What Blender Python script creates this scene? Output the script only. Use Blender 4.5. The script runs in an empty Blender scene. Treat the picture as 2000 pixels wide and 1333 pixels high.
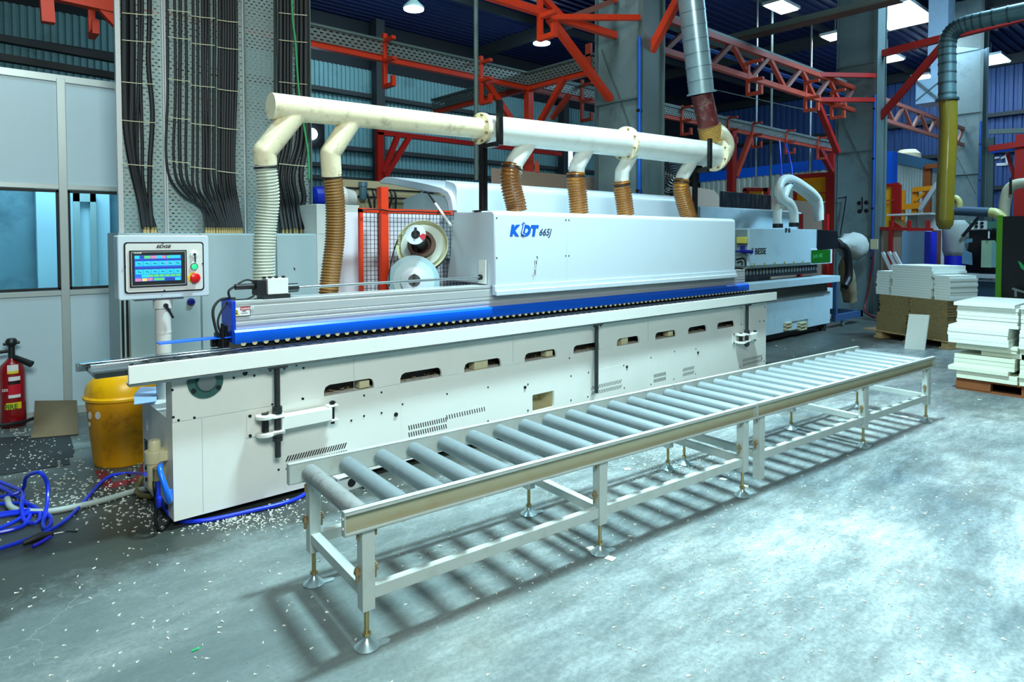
import bpy, bmesh, math, random
from mathutils import Vector, Matrix
random.seed(7)
V = Vector
PI = math.pi
# ------------------------------------------------------------------ camera
FPX, CY, PITCH, ROLL, YAW, CDY = 1271.1, 506.23, 3.18485e-2, -1.677e-3, .718816, -.078369
CAM = V((-0.98032, -4.11550, 1.65))
_f = V((math.sin(YAW)*math.cos(PITCH), math.cos(YAW)*math.cos(PITCH), -math.sin(PITCH)))
_r = V((math.cos(YAW), -math.sin(YAW), 0))
_u = _r.cross(_f)
_c, _s = math.cos(ROLL), math.sin(ROLL)
RR, UU, FF = _c*_r+_s*_u, -_s*_r+_c*_u, _f
scene = bpy.context.scene
cd = bpy.data.cameras.new('camera'); cam = bpy.data.objects.new('camera', cd)
scene.collection.objects.link(cam)
cd.sensor_width = 36; cd.lens = FPX/2000*36; cd.shift_y = -(666.5-CY)/2000
cd.clip_end = 200; cd.clip_start = .05
cam.matrix_world = Matrix(((RR.x, UU.x, -FF.x, CAM.x), (RR.y, UU.y, -FF.y, CAM.y), (RR.z, UU.z, -FF.z, CAM.z), (0, 0, 0, 1)))
scene.camera = cam
# ------------------------------------------------------------------ world, lights, exposure
scene.view_settings.view_transform = 'Standard'; scene.view_settings.look = 'None'
scene.view_settings.gamma = 1; scene.view_settings.use_curve_mapping = False
scene.view_settings.exposure = 0.32
w = bpy.data.worlds.new('world'); scene.world = w; w.use_nodes = True
w.node_tree.nodes['Background'].inputs[0].default_value = (.30, .62, .85, 1)
w.node_tree.nodes['Background'].inputs[1].default_value = .035
def area(name, loc, aim, size, power, col, sy=None, spread=None):
    l = bpy.data.lights.new(name, 'AREA'); l.energy = power; l.color = col; l.size = size
    if sy: l.shape = 'RECTANGLE'; l.size_y = sy
    if spread: l.spread = spread
    o = bpy.data.objects.new(name, l); scene.collection.objects.link(o); o.location = loc
    o.rotation_euler = (V(aim)-V(loc)).to_track_quat('-Z', 'Y').to_euler(); return o
TEAL = (.72, .97, 1.0)
area('ceiling_light_a', (3.0, -1.8, 8.0), (3.4, -2.9, 0), 1.1, 530, (.62, .93, 1.0), .55, spread=1.75)
area('front_fill_b', (-1.2, -6.2, 4.7), (-.1, .5, .7), 2.4, 300, (.90, 1.0, .94), 1.5)  # added soft fill from the camera side, not a ceiling lamp
area('side_fill_c', (11.6, -3.0, 7.0), (12.2, 1.3, 1.2), 1.2, 120, (.42, .76, 1.0), .8, spread=1.25)  # added narrow beam to lift the second machine and middle column
area('cabinet_fill_d', (-.6, .6, 7.0), (-.2, 2.8, 1.5), 1.6, 110, (.56, .88, 1.0))  # unseen fill put in for cabinets and partition
area('column_fill_e', (15.2, -1.6, 7.6), (17., 1.5, 0), 3, 430, (.44, .76, 1.0))  # unseen fill added to brighten the middle column
area('wall_fill_f', (8.0, 11.0, 8.4), (9.0, 16, 4), 5, 150, (.58, .88, 1.0), 2)  # extra wash added to light the back wall
area('far_fill_g', (24, 3.0, 8.2), (26, 5, 2), 4, 200, (.38, .68, 1.0))  # added fill for the far right end, no fixture there
area('rear_fill_h', (3.2, 1.4, 8.2), (3.8, 3.0, 3), 1.6, 90, (.80, .98, 1.0))  # added fill above the rear of the machine, no lamp body
FL = -.05
# ------------------------------------------------------------------ survey: pixel of the 2000x1333 photo met with a real plane
def at(px, py, x=None, y=None, z=None):
    d = (px-1000)/FPX*RR-(py-CY)/FPX*UU+FF
    if x is not None: t = (x-CAM.x)/d.x
    elif y is not None: t = (y-CAM.y)/d.y
    else: t = (z-CAM.z)/d.z
    return CAM+d*t
# ------------------------------------------------------------------ materials
def lin(c):
    return tuple((v/255/12.92 if v/255 <= .04045 else ((v/255+.055)/1.055)**2.4) for v in c)+(1,)
MATS = {}
def pm(name, col, rough=.5, metal=0, var=.12, scale=6, bump=0, dirt=None, dirt_amt=.5, dscale=3, coat=0, stretch=None, world=False):
    m = bpy.data.materials.new(name); m.use_nodes = True; nt = m.node_tree; n = nt.nodes; L = nt.links
    b = n['Principled BSDF']; b.inputs['Roughness'].default_value = rough; b.inputs['Metallic'].default_value = metal
    if coat: b.inputs['Coat Weight'].default_value = coat
    tc = n.new('ShaderNodeTexCoord'); ge = tc.outputs['Object']
    if world: ge = n.new('ShaderNodeNewGeometry').outputs['Position']
    if stretch:
        mp = n.new('ShaderNodeMapping'); mp.inputs['Scale'].default_value = stretch; L.new(ge, mp.inputs[0]); ge = mp.outputs[0]
    nz = n.new('ShaderNodeTexNoise'); nz.inputs['Scale'].default_value = scale; nz.inputs['Detail'].default_value = 6; nz.inputs['Roughness'].default_value = .65
    L.new(ge, nz.inputs[0])
    mx = n.new('ShaderNodeMix'); mx.data_type = 'RGBA'
    c = lin(col); mx.inputs[6].default_value = tuple(v*(1-var) for v in c[:3])+(1,); mx.inputs[7].default_value = tuple(min(1, v*(1+var)) for v in c[:3])+(1,)
    L.new(nz.outputs[0], mx.inputs[0]); out = mx.outputs[2]
    if dirt:
        n2 = n.new('ShaderNodeTexNoise'); n2.inputs['Scale'].default_value = dscale; n2.inputs['Detail'].default_value = 9; n2.inputs['Roughness'].default_value = .7
        L.new(ge, n2.inputs[0]); cr = n.new('ShaderNodeValToRGB'); cr.color_ramp.elements[0].position = .52; cr.color_ramp.elements[1].position = .72
        L.new(n2.outputs[0], cr.inputs[0]); mm = n.new('ShaderNodeMath'); mm.operation = 'MULTIPLY'; mm.inputs[1].default_value = dirt_amt; L.new(cr.outputs[0], mm.inputs[0])
        m2 = n.new('ShaderNodeMix'); m2.data_type = 'RGBA'; L.new(mm.outputs[0], m2.inputs[0]); L.new(out, m2.inputs[6]); m2.inputs[7].default_value = lin(dirt); out = m2.outputs[2]
    L.new(out, b.inputs['Base Color'])
    if bump:
        bp = n.new('ShaderNodeBump'); bp.inputs['Strength'].default_value = bump; bp.inputs['Distance'].default_value = .01
        L.new(nz.outputs[0], bp.inputs['Height']); L.new(bp.outputs[0], b.inputs['Normal'])
    MATS[name] = m; return m
def em(name, col, s):
    m = bpy.data.materials.new(name); m.use_nodes = True; n = m.node_tree.nodes; b = n['Principled BSDF']
    b.inputs['Base Color'].default_value = (0.02, .02, .02, 1); b.inputs['Emission Color'].default_value = lin(col); b.inputs['Emission Strength'].default_value = s
    return m
white = pm('white_paint', (236, 238, 232), .38, var=.03, dirt=(190, 190, 175), dirt_amt=.18, dscale=1.5)
white2 = pm('white_hood', (206, 219, 228), .3, var=.02)
alum = pm('aluminium', (205, 208, 208), .4, .35, var=.05, stretch=(.3, 8, 8))
grey_paint = pm('cabinet_grey', (176, 196, 200), .45, var=.05)
white_cab = pm('cabinet_white', (222, 222, 216), .45, var=.04)
blue = pm('blue_paint', (6, 104, 245), .35, var=.05)
black = pm('black_rubber', (16, 18, 20), .55, var=.3)
blackm = pm('black_metal', (22, 22, 24), .4, .3, var=.2, dirt=(90, 80, 75), dirt_amt=.3, dscale=14)
steel = pm('steel', (150, 156, 158), .35, .8, var=.15, scale=20)
darksteel = pm('dark_steel', (70, 74, 76), .4, .8, var=.25, scale=25)
chrome = pm('chrome', (200, 205, 208), .15, 1, var=.05)
cream = pm('cream_pipe', (244, 232, 196), .35, var=.05, dirt=(110, 80, 40), dirt_amt=.5, dscale=9)
creamwhite = pm('cream_white_pipe', (228, 232, 224), .32, var=.05, dirt=(150, 150, 140), dirt_amt=.35, dscale=6)
conv = pm('conveyor_grey', (184, 194, 190), .42, .1, var=.07, dirt=(120, 105, 70), dirt_amt=.25, dscale=8)
convweb = pm('conveyor_web', (170, 170, 142), .45, .1, var=.12, scale=5, dirt=(150, 120, 60), dirt_amt=.35, dscale=5)
roller = pm('roller_steel', (136, 150, 154), .36, .3, var=.22, scale=7, bump=.1, dirt=(96, 102, 102), dirt_amt=.45, dscale=7, world=True)
rollerw = pm('roller_worn', (148, 152, 150), .5, .3, var=.25, scale=9, bump=.5, dirt=(90, 75, 65), dirt_amt=.9, dscale=14)
zinc = pm('zinc_pad', (190, 215, 220), .3, .7, var=.12, scale=30)
brass = pm('brass', (178, 160, 112), .35, .8, var=.2, scale=30)
rust = pm('rusty_bolt', (150, 130, 95), .6, .5, var=.3, scale=40)
yellow = pm('yellow_plastic', (250, 172, 6), .4, var=.06, dirt=(120, 40, 20), dirt_amt=.6, dscale=5.5)
yellowlid = pm('yellow_lid', (252, 186, 8), .33, var=.05, dirt=(130, 70, 20), dirt_amt=.5, dscale=5)
red = pm('red_paint', (150, 12, 22), .3, var=.1, coat=.3)
orange = pm('orange_steel', (232, 62, 26), .42, var=.12, dirt=(120, 40, 30), dirt_amt=.4, dscale=6)
orange_dull = pm('dull_orange_steel', (196, 72, 48), .5, var=.12, dirt=(100, 50, 45), dirt_amt=.5, dscale=5)
redsteel = pm('dark_red_steel', (168, 24, 16), .45, var=.2)
colgrey = pm('column_paint', (122, 144, 146), .5, .1, var=.22, scale=2.2, dirt=(70, 88, 92), dirt_amt=.75, dscale=1.6)
coldark = pm('column_flange', (112, 130, 130), .45, .3, var=.2, scale=3, dirt=(60, 70, 70), dirt_amt=.5, stretch=(1, 1, .25))
galv = pm('galvanised_duct', (165, 190, 196), .33, .6, var=.2, scale=5, dirt=(110, 125, 130), dirt_amt=.5, dscale=10)
maroon = pm('maroon_duct', (96, 34, 34), .45, var=.35, scale=8, dirt=(190, 180, 175), dirt_amt=.45, dscale=9)
amber = pm('amber_hose', (196, 132, 42), .25, var=.12, scale=8, coat=.5)
amberd = pm('dark_amber_hose', (150, 92, 20), .22, var=.25, scale=8, coat=.6)
amberrib = pm('amber_rib', (110, 62, 14), .4, var=.2)
tanhose = pm('tan_hose', (196, 158, 88), .28, var=.1, scale=8, coat=.4)
tanrib = pm('tan_rib', (236, 214, 150), .35, var=.1)
whitehose = pm('white_hose', (176, 186, 168), .3, var=.1, coat=.4)
whiterib = pm('white_rib', (226, 230, 214), .35, var=.05)
olive = pm('olive_hose', (122, 102, 26), .3, var=.2, scale=4, coat=.3)
bluehose = pm('blue_hose', (24, 52, 206), .3, var=.08)
lightblue = pm('light_blue_hose', (22, 110, 230), .3, var=.05)
beige = pm('beige_plastic', (206, 198, 160), .4, var=.08)
board = pm('white_board', (230, 236, 228), .45, var=.07, world=True, scale=30)
boardtop = pm('white_board_b', (222, 228, 208), .5, var=.05)
chip = pm('chipboard', (138, 118, 76), .85, var=.6, scale=38, dirt=(52, 44, 30), dirt_amt=.75, dscale=45, world=True)
pallet_m = pm('pallet_wood', (128, 74, 36), .8, var=.35, scale=9)
palewood = pm('pale_wood', (178, 148, 100), .8, var=.25, scale=9)
cardb = pm('cardboard', (150, 134, 104), .85, var=.12, scale=7)
ply = pm('particle_panel', (168, 146, 128), .8, var=.12, scale=12)
mat_rub = pm('rubber_mat', (30, 34, 38), .6, var=.4, scale=9, bump=.2)
redtape = pm('red_tape', (104, 14, 24), .6, var=.25, scale=12)
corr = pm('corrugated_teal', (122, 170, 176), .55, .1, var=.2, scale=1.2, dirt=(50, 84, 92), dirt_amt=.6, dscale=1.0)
corrdim = pm('corrugated_dimmed', (16, 26, 36), .6, .1, var=.3, scale=1.2)  # near-black copy of the wall sheet, fading light painted in
corrblue = pm('corrugated_blue', (50, 84, 140), .55, var=.15)
corrwhite = pm('corrugated_white', (205, 218, 208), .5, var=.08)
roof_m = pm('roof_sheet', (28, 44, 92), .5, .2, var=.3, scale=1, stretch=(.3, 6, 1))
girt = pm('girt_steel', (40, 48, 52), .6, var=.2)
greymid = pm('grey_steel', (104, 122, 118), .5, .2, var=.15)
partition = pm('partition_panel', (206, 232, 242), .4, var=.03)
frame_m = pm('partition_frame', (196, 208, 206), .35, .3, var=.04)
inner = pm('inner_room', (128, 160, 172), .6, var=.5, scale=1.3, dirt=(50, 90, 110), dirt_amt=.8, dscale=1.1)
darkgreen = pm('bearing_green', (60, 104, 98), .4, .2, var=.1)
greenp = pm('green_label', (8, 92, 8), .35, var=.1)
green_line = pm('lime_green', (84, 158, 22), .35, var=.05)
navy = pm('black_panel', (6, 8, 16), .3, var=.2)
tarp = pm('black_sheet', (16, 22, 28), .35, var=.4, scale=4, dirt=(120, 130, 130), dirt_amt=.35, dscale=5, stretch=(4, 4, .4))
yell_sheet = pm('yellow_sheet', (250, 178, 8), .45, var=.08)
cloth = pm('white_cloth', (224, 222, 232), .8, var=.05)
sack = pm('grey_sack', (150, 152, 146), .85, var=.15, bump=.3)
sackb = pm('brown_sack', (116, 104, 78), .85, var=.3, bump=.4, scale=4)
ink = pm('black_ink', (10, 10, 14), .5, var=0)
inkblue = pm('blue_ink', (20, 96, 200), .45, var=0)
inkgrey = pm('slate_ink', (50, 80, 110), .45, var=0)
inkwhite = pm('white_ink', (235, 235, 235), .5, var=0)
inkyel = pm('yellow_ink', (236, 214, 40), .5, var=0)
inkred = pm('red_ink', (190, 30, 50), .5, var=0)
lampm = em('lamp_glow', (225, 245, 255), 14); lampw = em('warm_lamp_glow', (255, 250, 215), 9); lampb = em('blue_lamp_glow', (190, 225, 255), 16)
scr_c = em('screen_cyan', (30, 200, 240), 1.0); scr_b = em('screen_blue', (20, 110, 235), .9); scr_g = em('screen_green', (90, 215, 120), .9); scr_p = em('screen_pink', (220, 130, 175), .9); scr_y = em('screen_yellow', (235, 225, 110), .9)
scr_n = em('screen_navy', (20, 60, 180), .8)
greenlamp = em('green_lamp', (40, 220, 150), 1.0)
# glass
glass = bpy.data.materials.new('window_glass'); glass.use_nodes = True
b = glass.node_tree.nodes['Principled BSDF']; b.inputs['Base Color'].default_value = (.55, .85, .95, 1); b.inputs['Transmission Weight'].default_value = 1; b.inputs['Roughness'].default_value = .02; b.inputs['IOR'].default_value = 1.05
# perforated steel with real (see-through) slots
def perforated(name, col, ph, pv, sw, sh, axis='x', solid_dim=.35):
    m = bpy.data.materials.new(name); m.use_nodes = True; nt = m.node_tree; n = nt.nodes; L = nt.links; b = n['Principled BSDF']
    b.inputs['Metallic'].default_value = .45; b.inputs['Roughness'].default_value = .45
    tc = n.new('ShaderNodeTexCoord'); sp = n.new('ShaderNodeSeparateXYZ'); L.new(tc.outputs['Object'], sp.inputs[0])
    def M(op, a, bb=None, c=None):
        q = n.new('ShaderNodeMath'); q.operation = op
        for i, v in enumerate((a, bb, c)):
            if v is None: continue
            if isinstance(v, (int, float)): q.inputs[i].default_value = v
            else: L.new(v, q.inputs[i])
        return q.outputs[0]
    ax = sp.outputs['X'] if axis == 'x' else sp.outputs['Y']
    zv = M('DIVIDE', sp.outputs['Z'], pv); row = M('FLOOR', zv); off = M('MULTIPLY', M('FLOORED_MODULO', row, 2), .5)
    xf = M('FRACT', M('ADD', M('DIVIDE', ax, ph), off)); zf = M('FRACT', zv)
    hole = M('MULTIPLY', M('LESS_THAN', xf, sw/ph), M('LESS_THAN', zf, sh/pv))
    nz = n.new('ShaderNodeTexNoise'); nz.inputs['Scale'].default_value = 45; L.new(tc.outputs['Object'], nz.inputs[0])
    mx = n.new('ShaderNodeMix'); mx.data_type = 'RGBA'; c = lin(col); mx.inputs[6].default_value = tuple(v*.7 for v in c[:3])+(1,); mx.inputs[7].default_value = c
    L.new(nz.outputs[0], mx.inputs[0]); L.new(mx.outputs[2], b.inputs['Base Color'])
    tr = n.new('ShaderNodeBsdfTransparent'); ms = n.new('ShaderNodeMixShader'); L.new(hole, ms.inputs[0]); L.new(b.outputs[0], ms.inputs[1]); L.new(tr.outputs[0], ms.inputs[2])
    L.new(ms.outputs[0], n['Material Output'].inputs[0]); return m
perf = perforated('perforated_tray', (170, 188, 184), .05, .030, .022, .010)
perf2 = perforated('perforated_ladder', (150, 158, 152), .10, .05, .05, .02)
perf2y = perforated('perforated_ladder_y', (150, 158, 152), .10, .05, .05, .02, 'y')
# floor
ORY = -6.5
def floor_mat():
    m = bpy.data.materials.new('concrete_floor'); m.use_nodes = True; nt = m.node_tree; n = nt.nodes; L = nt.links; b = n['Principled BSDF']
    tc = n.new('ShaderNodeTexCoord'); o = tc.outputs['Object']
    def noise(s, d=8, r=.6, src=o, dist=0):
        q = n.new('ShaderNodeTexNoise'); q.inputs['Scale'].default_value = s; q.inputs['Detail'].default_value = d; q.inputs['Roughness'].default_value = r; q.inputs['Distortion'].default_value = dist; L.new(src, q.inputs[0]); return q.outputs[0]
    def ramp(src, stops):
        r = n.new('ShaderNodeValToRGB'); e = r.color_ramp.elements
        e[0].position, e[0].color = stops[0][0], stops[0][1]; e[1].position, e[1].color = stops[1][0], stops[1][1]
        for p, c in stops[2:]:
            k = e.new(p); k.color = c
        L.new(src, r.inputs[0]); return r.outputs[0]
    def mix(f, a, bb, t='MIX'):
        q = n.new('ShaderNodeMix'); q.data_type = 'RGBA'; q.blend_type = t
        if isinstance(f, float): q.inputs[0].default_value = f
        else: L.new(f, q.inputs[0])
        for i, v in ((6, a), (7, bb)):
            if isinstance(v, tuple): q.inputs[i].default_value = v
            else: L.new(v, q.inputs[i])
        return q.outputs[2]
    mp = n.new('ShaderNodeMapping'); mp.inputs['Rotation'].default_value = (0, 0, math.radians(-12)); mp.inputs['Scale'].default_value = (.55, 1.7, 1); L.new(o, mp.inputs[0])
    big = noise(.75, 7, .62, mp.outputs[0], .6)
    base = ramp(big, [(.30, lin((104, 122, 128))), (.64, lin((222, 230, 228))), (.46, lin((162, 174, 175)))])
    med = ramp(noise(4.5, 9, .72, mp.outputs[0]), [(.36, lin((150, 150, 150))), (.66, lin((255, 255, 255)))])
    base = mix(.55, base, med, 'MULTIPLY')
    fine = ramp(noise(46, 8, .85), [(.36, lin((168, 172, 172))), (.62, (1, 1, 1, 1))]); base = mix(.9, base, fine, 'MULTIPLY')
    mid = ramp(noise(13, 8, .75, mp.outputs[0]), [(.38, lin((176, 180, 180))), (.62, (1, 1, 1, 1))]); base = mix(.62, base, mid, 'MULTIPLY')
    brn = ramp(noise(1.7, 6, .6), [(.56, (0, 0, 0, 1)), (.74, (.35, .35, .35, 1))]); base = mix(brn, base, lin((120, 112, 92)))
    st = ramp(noise(2.1, 5, .55, o), [(.54, (0, 0, 0, 1)), (.72, (1, 1, 1, 1))]); sm = n.new('ShaderNodeMath'); sm.operation = 'MULTIPLY'; sm.inputs[1].default_value = .62; L.new(st, sm.inputs[0])
    base = mix(sm.outputs[0], base, lin((74, 78, 72)))
    # weaker light at the loading end painted into the concrete, ragged outline
    sx = n.new('ShaderNodeSeparateXYZ'); L.new(o, sx.inputs[0]); ad = n.new('ShaderNodeMath'); ad.operation = 'MULTIPLY_ADD'; L.new(noise(.55, 7, .65), ad.inputs[0]); ad.inputs[1].default_value = 7.0; L.new(sx.outputs['X'], ad.inputs[2])
    gr = ramp(ad.outputs[0], [(.0, (1, 1, 1, 1)), (1.0, (0, 0, 0, 1))]); mr = n.new('ShaderNodeMapRange'); mr.inputs['From Min'].default_value = -13.6; mr.inputs['From Max'].default_value = -10.4; mr.inputs['To Min'].default_value = .68; mr.inputs['To Max'].default_value = 0; L.new(ad.outputs[0], mr.inputs['Value'])
    base = mix(mr.outputs[0], base, lin((92, 104, 102)))
    # near-black band in the concrete along the foot of the machine, ragged edge
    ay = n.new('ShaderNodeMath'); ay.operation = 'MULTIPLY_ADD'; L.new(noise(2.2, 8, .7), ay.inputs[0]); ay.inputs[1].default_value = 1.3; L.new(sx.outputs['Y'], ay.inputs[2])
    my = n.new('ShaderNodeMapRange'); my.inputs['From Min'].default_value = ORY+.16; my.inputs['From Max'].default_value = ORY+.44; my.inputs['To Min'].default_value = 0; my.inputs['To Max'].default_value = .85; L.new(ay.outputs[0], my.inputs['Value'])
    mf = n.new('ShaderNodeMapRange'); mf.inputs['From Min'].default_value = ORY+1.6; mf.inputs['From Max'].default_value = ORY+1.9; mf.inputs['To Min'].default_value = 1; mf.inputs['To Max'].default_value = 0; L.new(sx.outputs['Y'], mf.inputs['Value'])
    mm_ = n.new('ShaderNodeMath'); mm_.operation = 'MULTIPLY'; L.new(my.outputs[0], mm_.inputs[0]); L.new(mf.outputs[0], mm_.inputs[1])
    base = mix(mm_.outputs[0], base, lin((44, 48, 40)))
    vo = n.new('ShaderNodeTexVoronoi'); vo.feature = 'DISTANCE_TO_EDGE'; vo.inputs['Scale'].default_value = 4.2
    wz = n.new('ShaderNodeTexNoise'); wz.inputs['Scale'].default_value = 3; wz.inputs['Detail'].default_value = 6; L.new(o, wz.inputs[0])
    vm = n.new('ShaderNodeMix'); vm.data_type = 'RGBA'; vm.inputs[0].default_value = .35; L.new(o, vm.inputs[6]); L.new(wz.outputs[1], vm.inputs[7]); L.new(vm.outputs[2], vo.inputs[0])
    vein = ramp(vo.outputs['Distance'], [(.002, (1, 1, 1, 1)), (.011, (0, 0, 0, 1))])
    vmask = ramp(noise(.9, 4), [(.5, (0, 0, 0, 1)), (.66, (.3, .3, .3, 1))])
    base = mix(mix(1.0, vein, vmask, 'MULTIPLY'), base, lin((205, 208, 198)))
    L.new(base, b.inputs['Base Color'])
    rr = ramp(big, [(.3, (.5, .5, .5, 1)), (.7, (.36, .36, .36, 1))]); L.new(rr, b.inputs['Roughness'])
    bp = n.new('ShaderNodeBump'); bp.inputs['Strength'].default_value = .12; bp.inputs['Distance'].default_value = .01; L.new(noise(25, 8, .7), bp.inputs['Height']); L.new(bp.outputs[0], b.inputs['Normal'])
    return m
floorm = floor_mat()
# ------------------------------------------------------------------ mesh builder
OW = {}
def smooth_path(pts, n=8, closed=False):
    P = [V(p) for p in pts]
    if len(P) < 3: return P
    out = []; N = len(P); rng = range(N) if closed else range(N-1)
    for i in rng:
        p0 = P[(i-1) % N] if (closed or i > 0) else P[0]*2-P[1]
        p1, p2 = P[i], P[(i+1) % N]
        p3 = P[(i+2) % N] if (closed or i < N-2) else P[-1]*2-P[-2]
        for k in range(n):
            t = k/n
            out.append(.5*((2*p1)+(p2-p0)*t+(2*p0-5*p1+4*p2-p3)*t*t+(3*p1-p0-3*p2+p3)*t**3))
    if not closed: out.append(P[-1])
    return out
class MB:
    def __init__(s): s.bm = bmesh.new()
    def box(s, x0, y0, z0, x1, y1, z1):
        v = [s.bm.verts.new(p) for p in ((x0, y0, z0), (x1, y0, z0), (x1, y1, z0), (x0, y1, z0), (x0, y0, z1), (x1, y0, z1), (x1, y1, z1), (x0, y1, z1))]
        for f in ((0, 3, 2, 1), (4, 5, 6, 7), (0, 1, 5, 4), (1, 2, 6, 5), (2, 3, 7, 6), (3, 0, 4, 7)): s.bm.faces.new([v[i] for i in f])
        return s
    def bar(s, p, q, w, h=None, up=(0, 0, 1)):
        h = h or w; p, q = V(p), V(q); d = (q-p).normalized(); u = V(up)
        if abs(d.dot(u)) > .98: u = V((0, 1, 0))
        r = d.cross(u).normalized(); u = r.cross(d)
        v = [s.bm.verts.new(c+r*a*w/2+u*b_*h/2) for c in (p, q) for a, b_ in ((-1, -1), (1, -1), (1, 1), (-1, 1))]
        for f in ((0, 1, 2, 3), (7, 6, 5, 4), (0, 4, 5, 1), (1, 5, 6, 2), (2, 6, 7, 3), (3, 7, 4, 0)): s.bm.faces.new([v[i] for i in f])
        return s
    def sweep(s, P, rf, seg=12, caps=True, closed=False):
        P = [V(p) for p in P]; N = len(P); rings = []; u = None
        for i, p in enumerate(P):
            if closed: d = P[(i+1) % N]-P[i-1]
            else: d = P[min(i+1, N-1)]-P[max(i-1, 0)]
            d.normalize()
            if u is None: u = d.orthogonal().normalized()
            u = (u-d*u.dot(d)).normalized(); r_ = d.cross(u); R_ = rf(i) if callable(rf) else rf
            rings.append([s.bm.verts.new(p+(u*math.cos(2*PI*k/seg)+r_*math.sin(2*PI*k/seg))*R_) for k in range(seg)])
        for i in range(N if closed else N-1):
            a, b_ = rings[i], rings[(i+1) % N]
            for k in range(seg): s.bm.faces.new((a[k], a[(k+1) % seg], b_[(k+1) % seg], b_[k]))
        if caps and not closed:
            s.bm.faces.new(rings[0][::-1]); s.bm.faces.new(rings[-1])
        return s
    def cyl(s, p, q, r, seg=16, r2=None):
        r2 = r if r2 is None else r2
        return s.sweep([p, q], lambda i: r if i == 0 else r2, seg)
    def tube(s, pts, r, seg=8, n=8, closed=False): return s.sweep(smooth_path(pts, n, closed), r, seg, True, closed)
    def lathe(s, c, prof, axis=(0, 0, 1), seg=24, caps=True):   # prof: (radius, height)
        c = V(c); a = V(axis).normalized(); u = a.orthogonal().normalized(); w_ = a.cross(u); rings = []
        for r_, h in prof: rings.append([s.bm.verts.new(c+a*h+(u*math.cos(2*PI*k/seg)+w_*math.sin(2*PI*k/seg))*max(r_, 1e-4)) for k in range(seg)])
        for i in range(len(rings)-1):
            for k in range(seg): s.bm.faces.new((rings[i][k], rings[i][(k+1) % seg], rings[i+1][(k+1) % seg], rings[i+1][k]))
        if caps: s.bm.faces.new(rings[0][::-1]); s.bm.faces.new(rings[-1])
        return s
    def tor(s, c, R_, r_, axis=(0, 0, 1), seg=28, s2=8):
        a = V(axis).normalized(); u = a.orthogonal().normalized(); w_ = a.cross(u)
        return s.sweep([V(c)+(u*math.cos(2*PI*k/seg)+w_*math.sin(2*PI*k/seg))*R_ for k in range(seg)], r_, s2, False, True)
    def prism(s, pts, ext):
        ext = V(ext); a = [s.bm.verts.new(V(p)) for p in pts]; b_ = [s.bm.verts.new(V(p)+ext) for p in pts]; N = len(a)
        s.bm.faces.new(a[::-1]); s.bm.faces.new(b_)
        for i in range(N): s.bm.faces.new((a[i], a[(i+1) % N], b_[(i+1) % N], b_[i]))
        return s
    def build(s, name, mat, parent=None, bevel=0, ang=38, origin=None):
        bm = s.bm; bmesh.ops.recalc_face_normals(bm, faces=bm.faces)
        for f in bm.faces: f.smooth = True
        for e in bm.edges:
            if len(e.link_faces) == 2 and e.calc_face_angle(0) > math.radians(ang): e.smooth = False
        if parent is None:
            if origin is None:
                xs = [v.co for v in bm.verts]; lo = [min(c[i] for c in xs) for i in range(3)]; hi = [max(c[i] for c in xs) for i in range(3)]
                origin = V(((lo[0]+hi[0])/2, (lo[1]+hi[1])/2, lo[2]))
            origin = V(origin)
        else: origin = OW.get(parent.name, V())
        bmesh.ops.translate(bm, verts=bm.verts, vec=-origin)
        me = bpy.data.meshes.new(name); bm.to_mesh(me); bm.free()
        o = bpy.data.objects.new(name, me); me.materials.append(mat); scene.collection.objects.link(o)
        if parent is None: o.location = origin; OW[o.name] = origin
        else: o.parent = parent; OW[o.name] = origin
        if bevel:
            md = o.modifiers.new('bevel', 'BEVEL'); md.width = bevel; md.segments = 2; md.limit_method = 'ANGLE'; md.angle_limit = math.radians(40)
        return o
def tag(o, label=None, cat=None, group=None, kind=None):
    if label: o['label'] = label
    if cat: o['category'] = cat
    if group: o['group'] = group
    if kind: o['kind'] = kind
    return o
def thing(name, label, cat, loc, rotz=0, group=None, local=False):
    o = bpy.data.objects.new(name, None); scene.collection.objects.link(o); o.location = loc; o.rotation_euler = (0, 0, rotz)
    o.empty_display_size = .2; OW[o.name] = V() if local else V(loc); return tag(o, label, cat, group)
def copy_tree(o, parent=None):
    c = o.copy(); scene.collection.objects.link(c); c.parent = parent; OW[c.name] = OW.get(o.name, V())
    for ch in list(o.children): copy_tree(ch, c)
    return c
def text(s, name, mat, parent, origin, size, xdir=(1, 0, 0), ydir=(0, 0, 1), shear=0, offset=0, depth=.0012, sx=1, label=None):
    cu = bpy.data.curves.new('txt', 'FONT'); cu.body = s; cu.size = size; cu.shear = shear; cu.offset = offset; cu.extrude = depth
    to = bpy.data.objects.new('txt', cu); scene.collection.objects.link(to)
    dg = bpy.context.evaluated_depsgraph_get(); me = bpy.data.meshes.new_from_object(to.evaluated_get(dg)); bpy.data.objects.remove(to)
    X, Y = V(xdir).normalized(), V(ydir).normalized(); Z = X.cross(Y); ow = OW.get(parent.name, V()) if parent else V()
    me.transform(Matrix(((X.x*sx, Y.x, Z.x, 0), (X.y*sx, Y.y, Z.y, 0), (X.z*sx, Y.z, Z.z, 0), (0, 0, 0, 1))))
    me.transform(Matrix.Translation(V(origin)-ow))
    me.materials.clear(); me.materials.append(mat); o = bpy.data.objects.new(name, me); scene.collection.objects.link(o); o.parent = parent; OW[o.name] = ow
    return o
def struct(o): o['kind'] = 'structure'; return o
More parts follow.
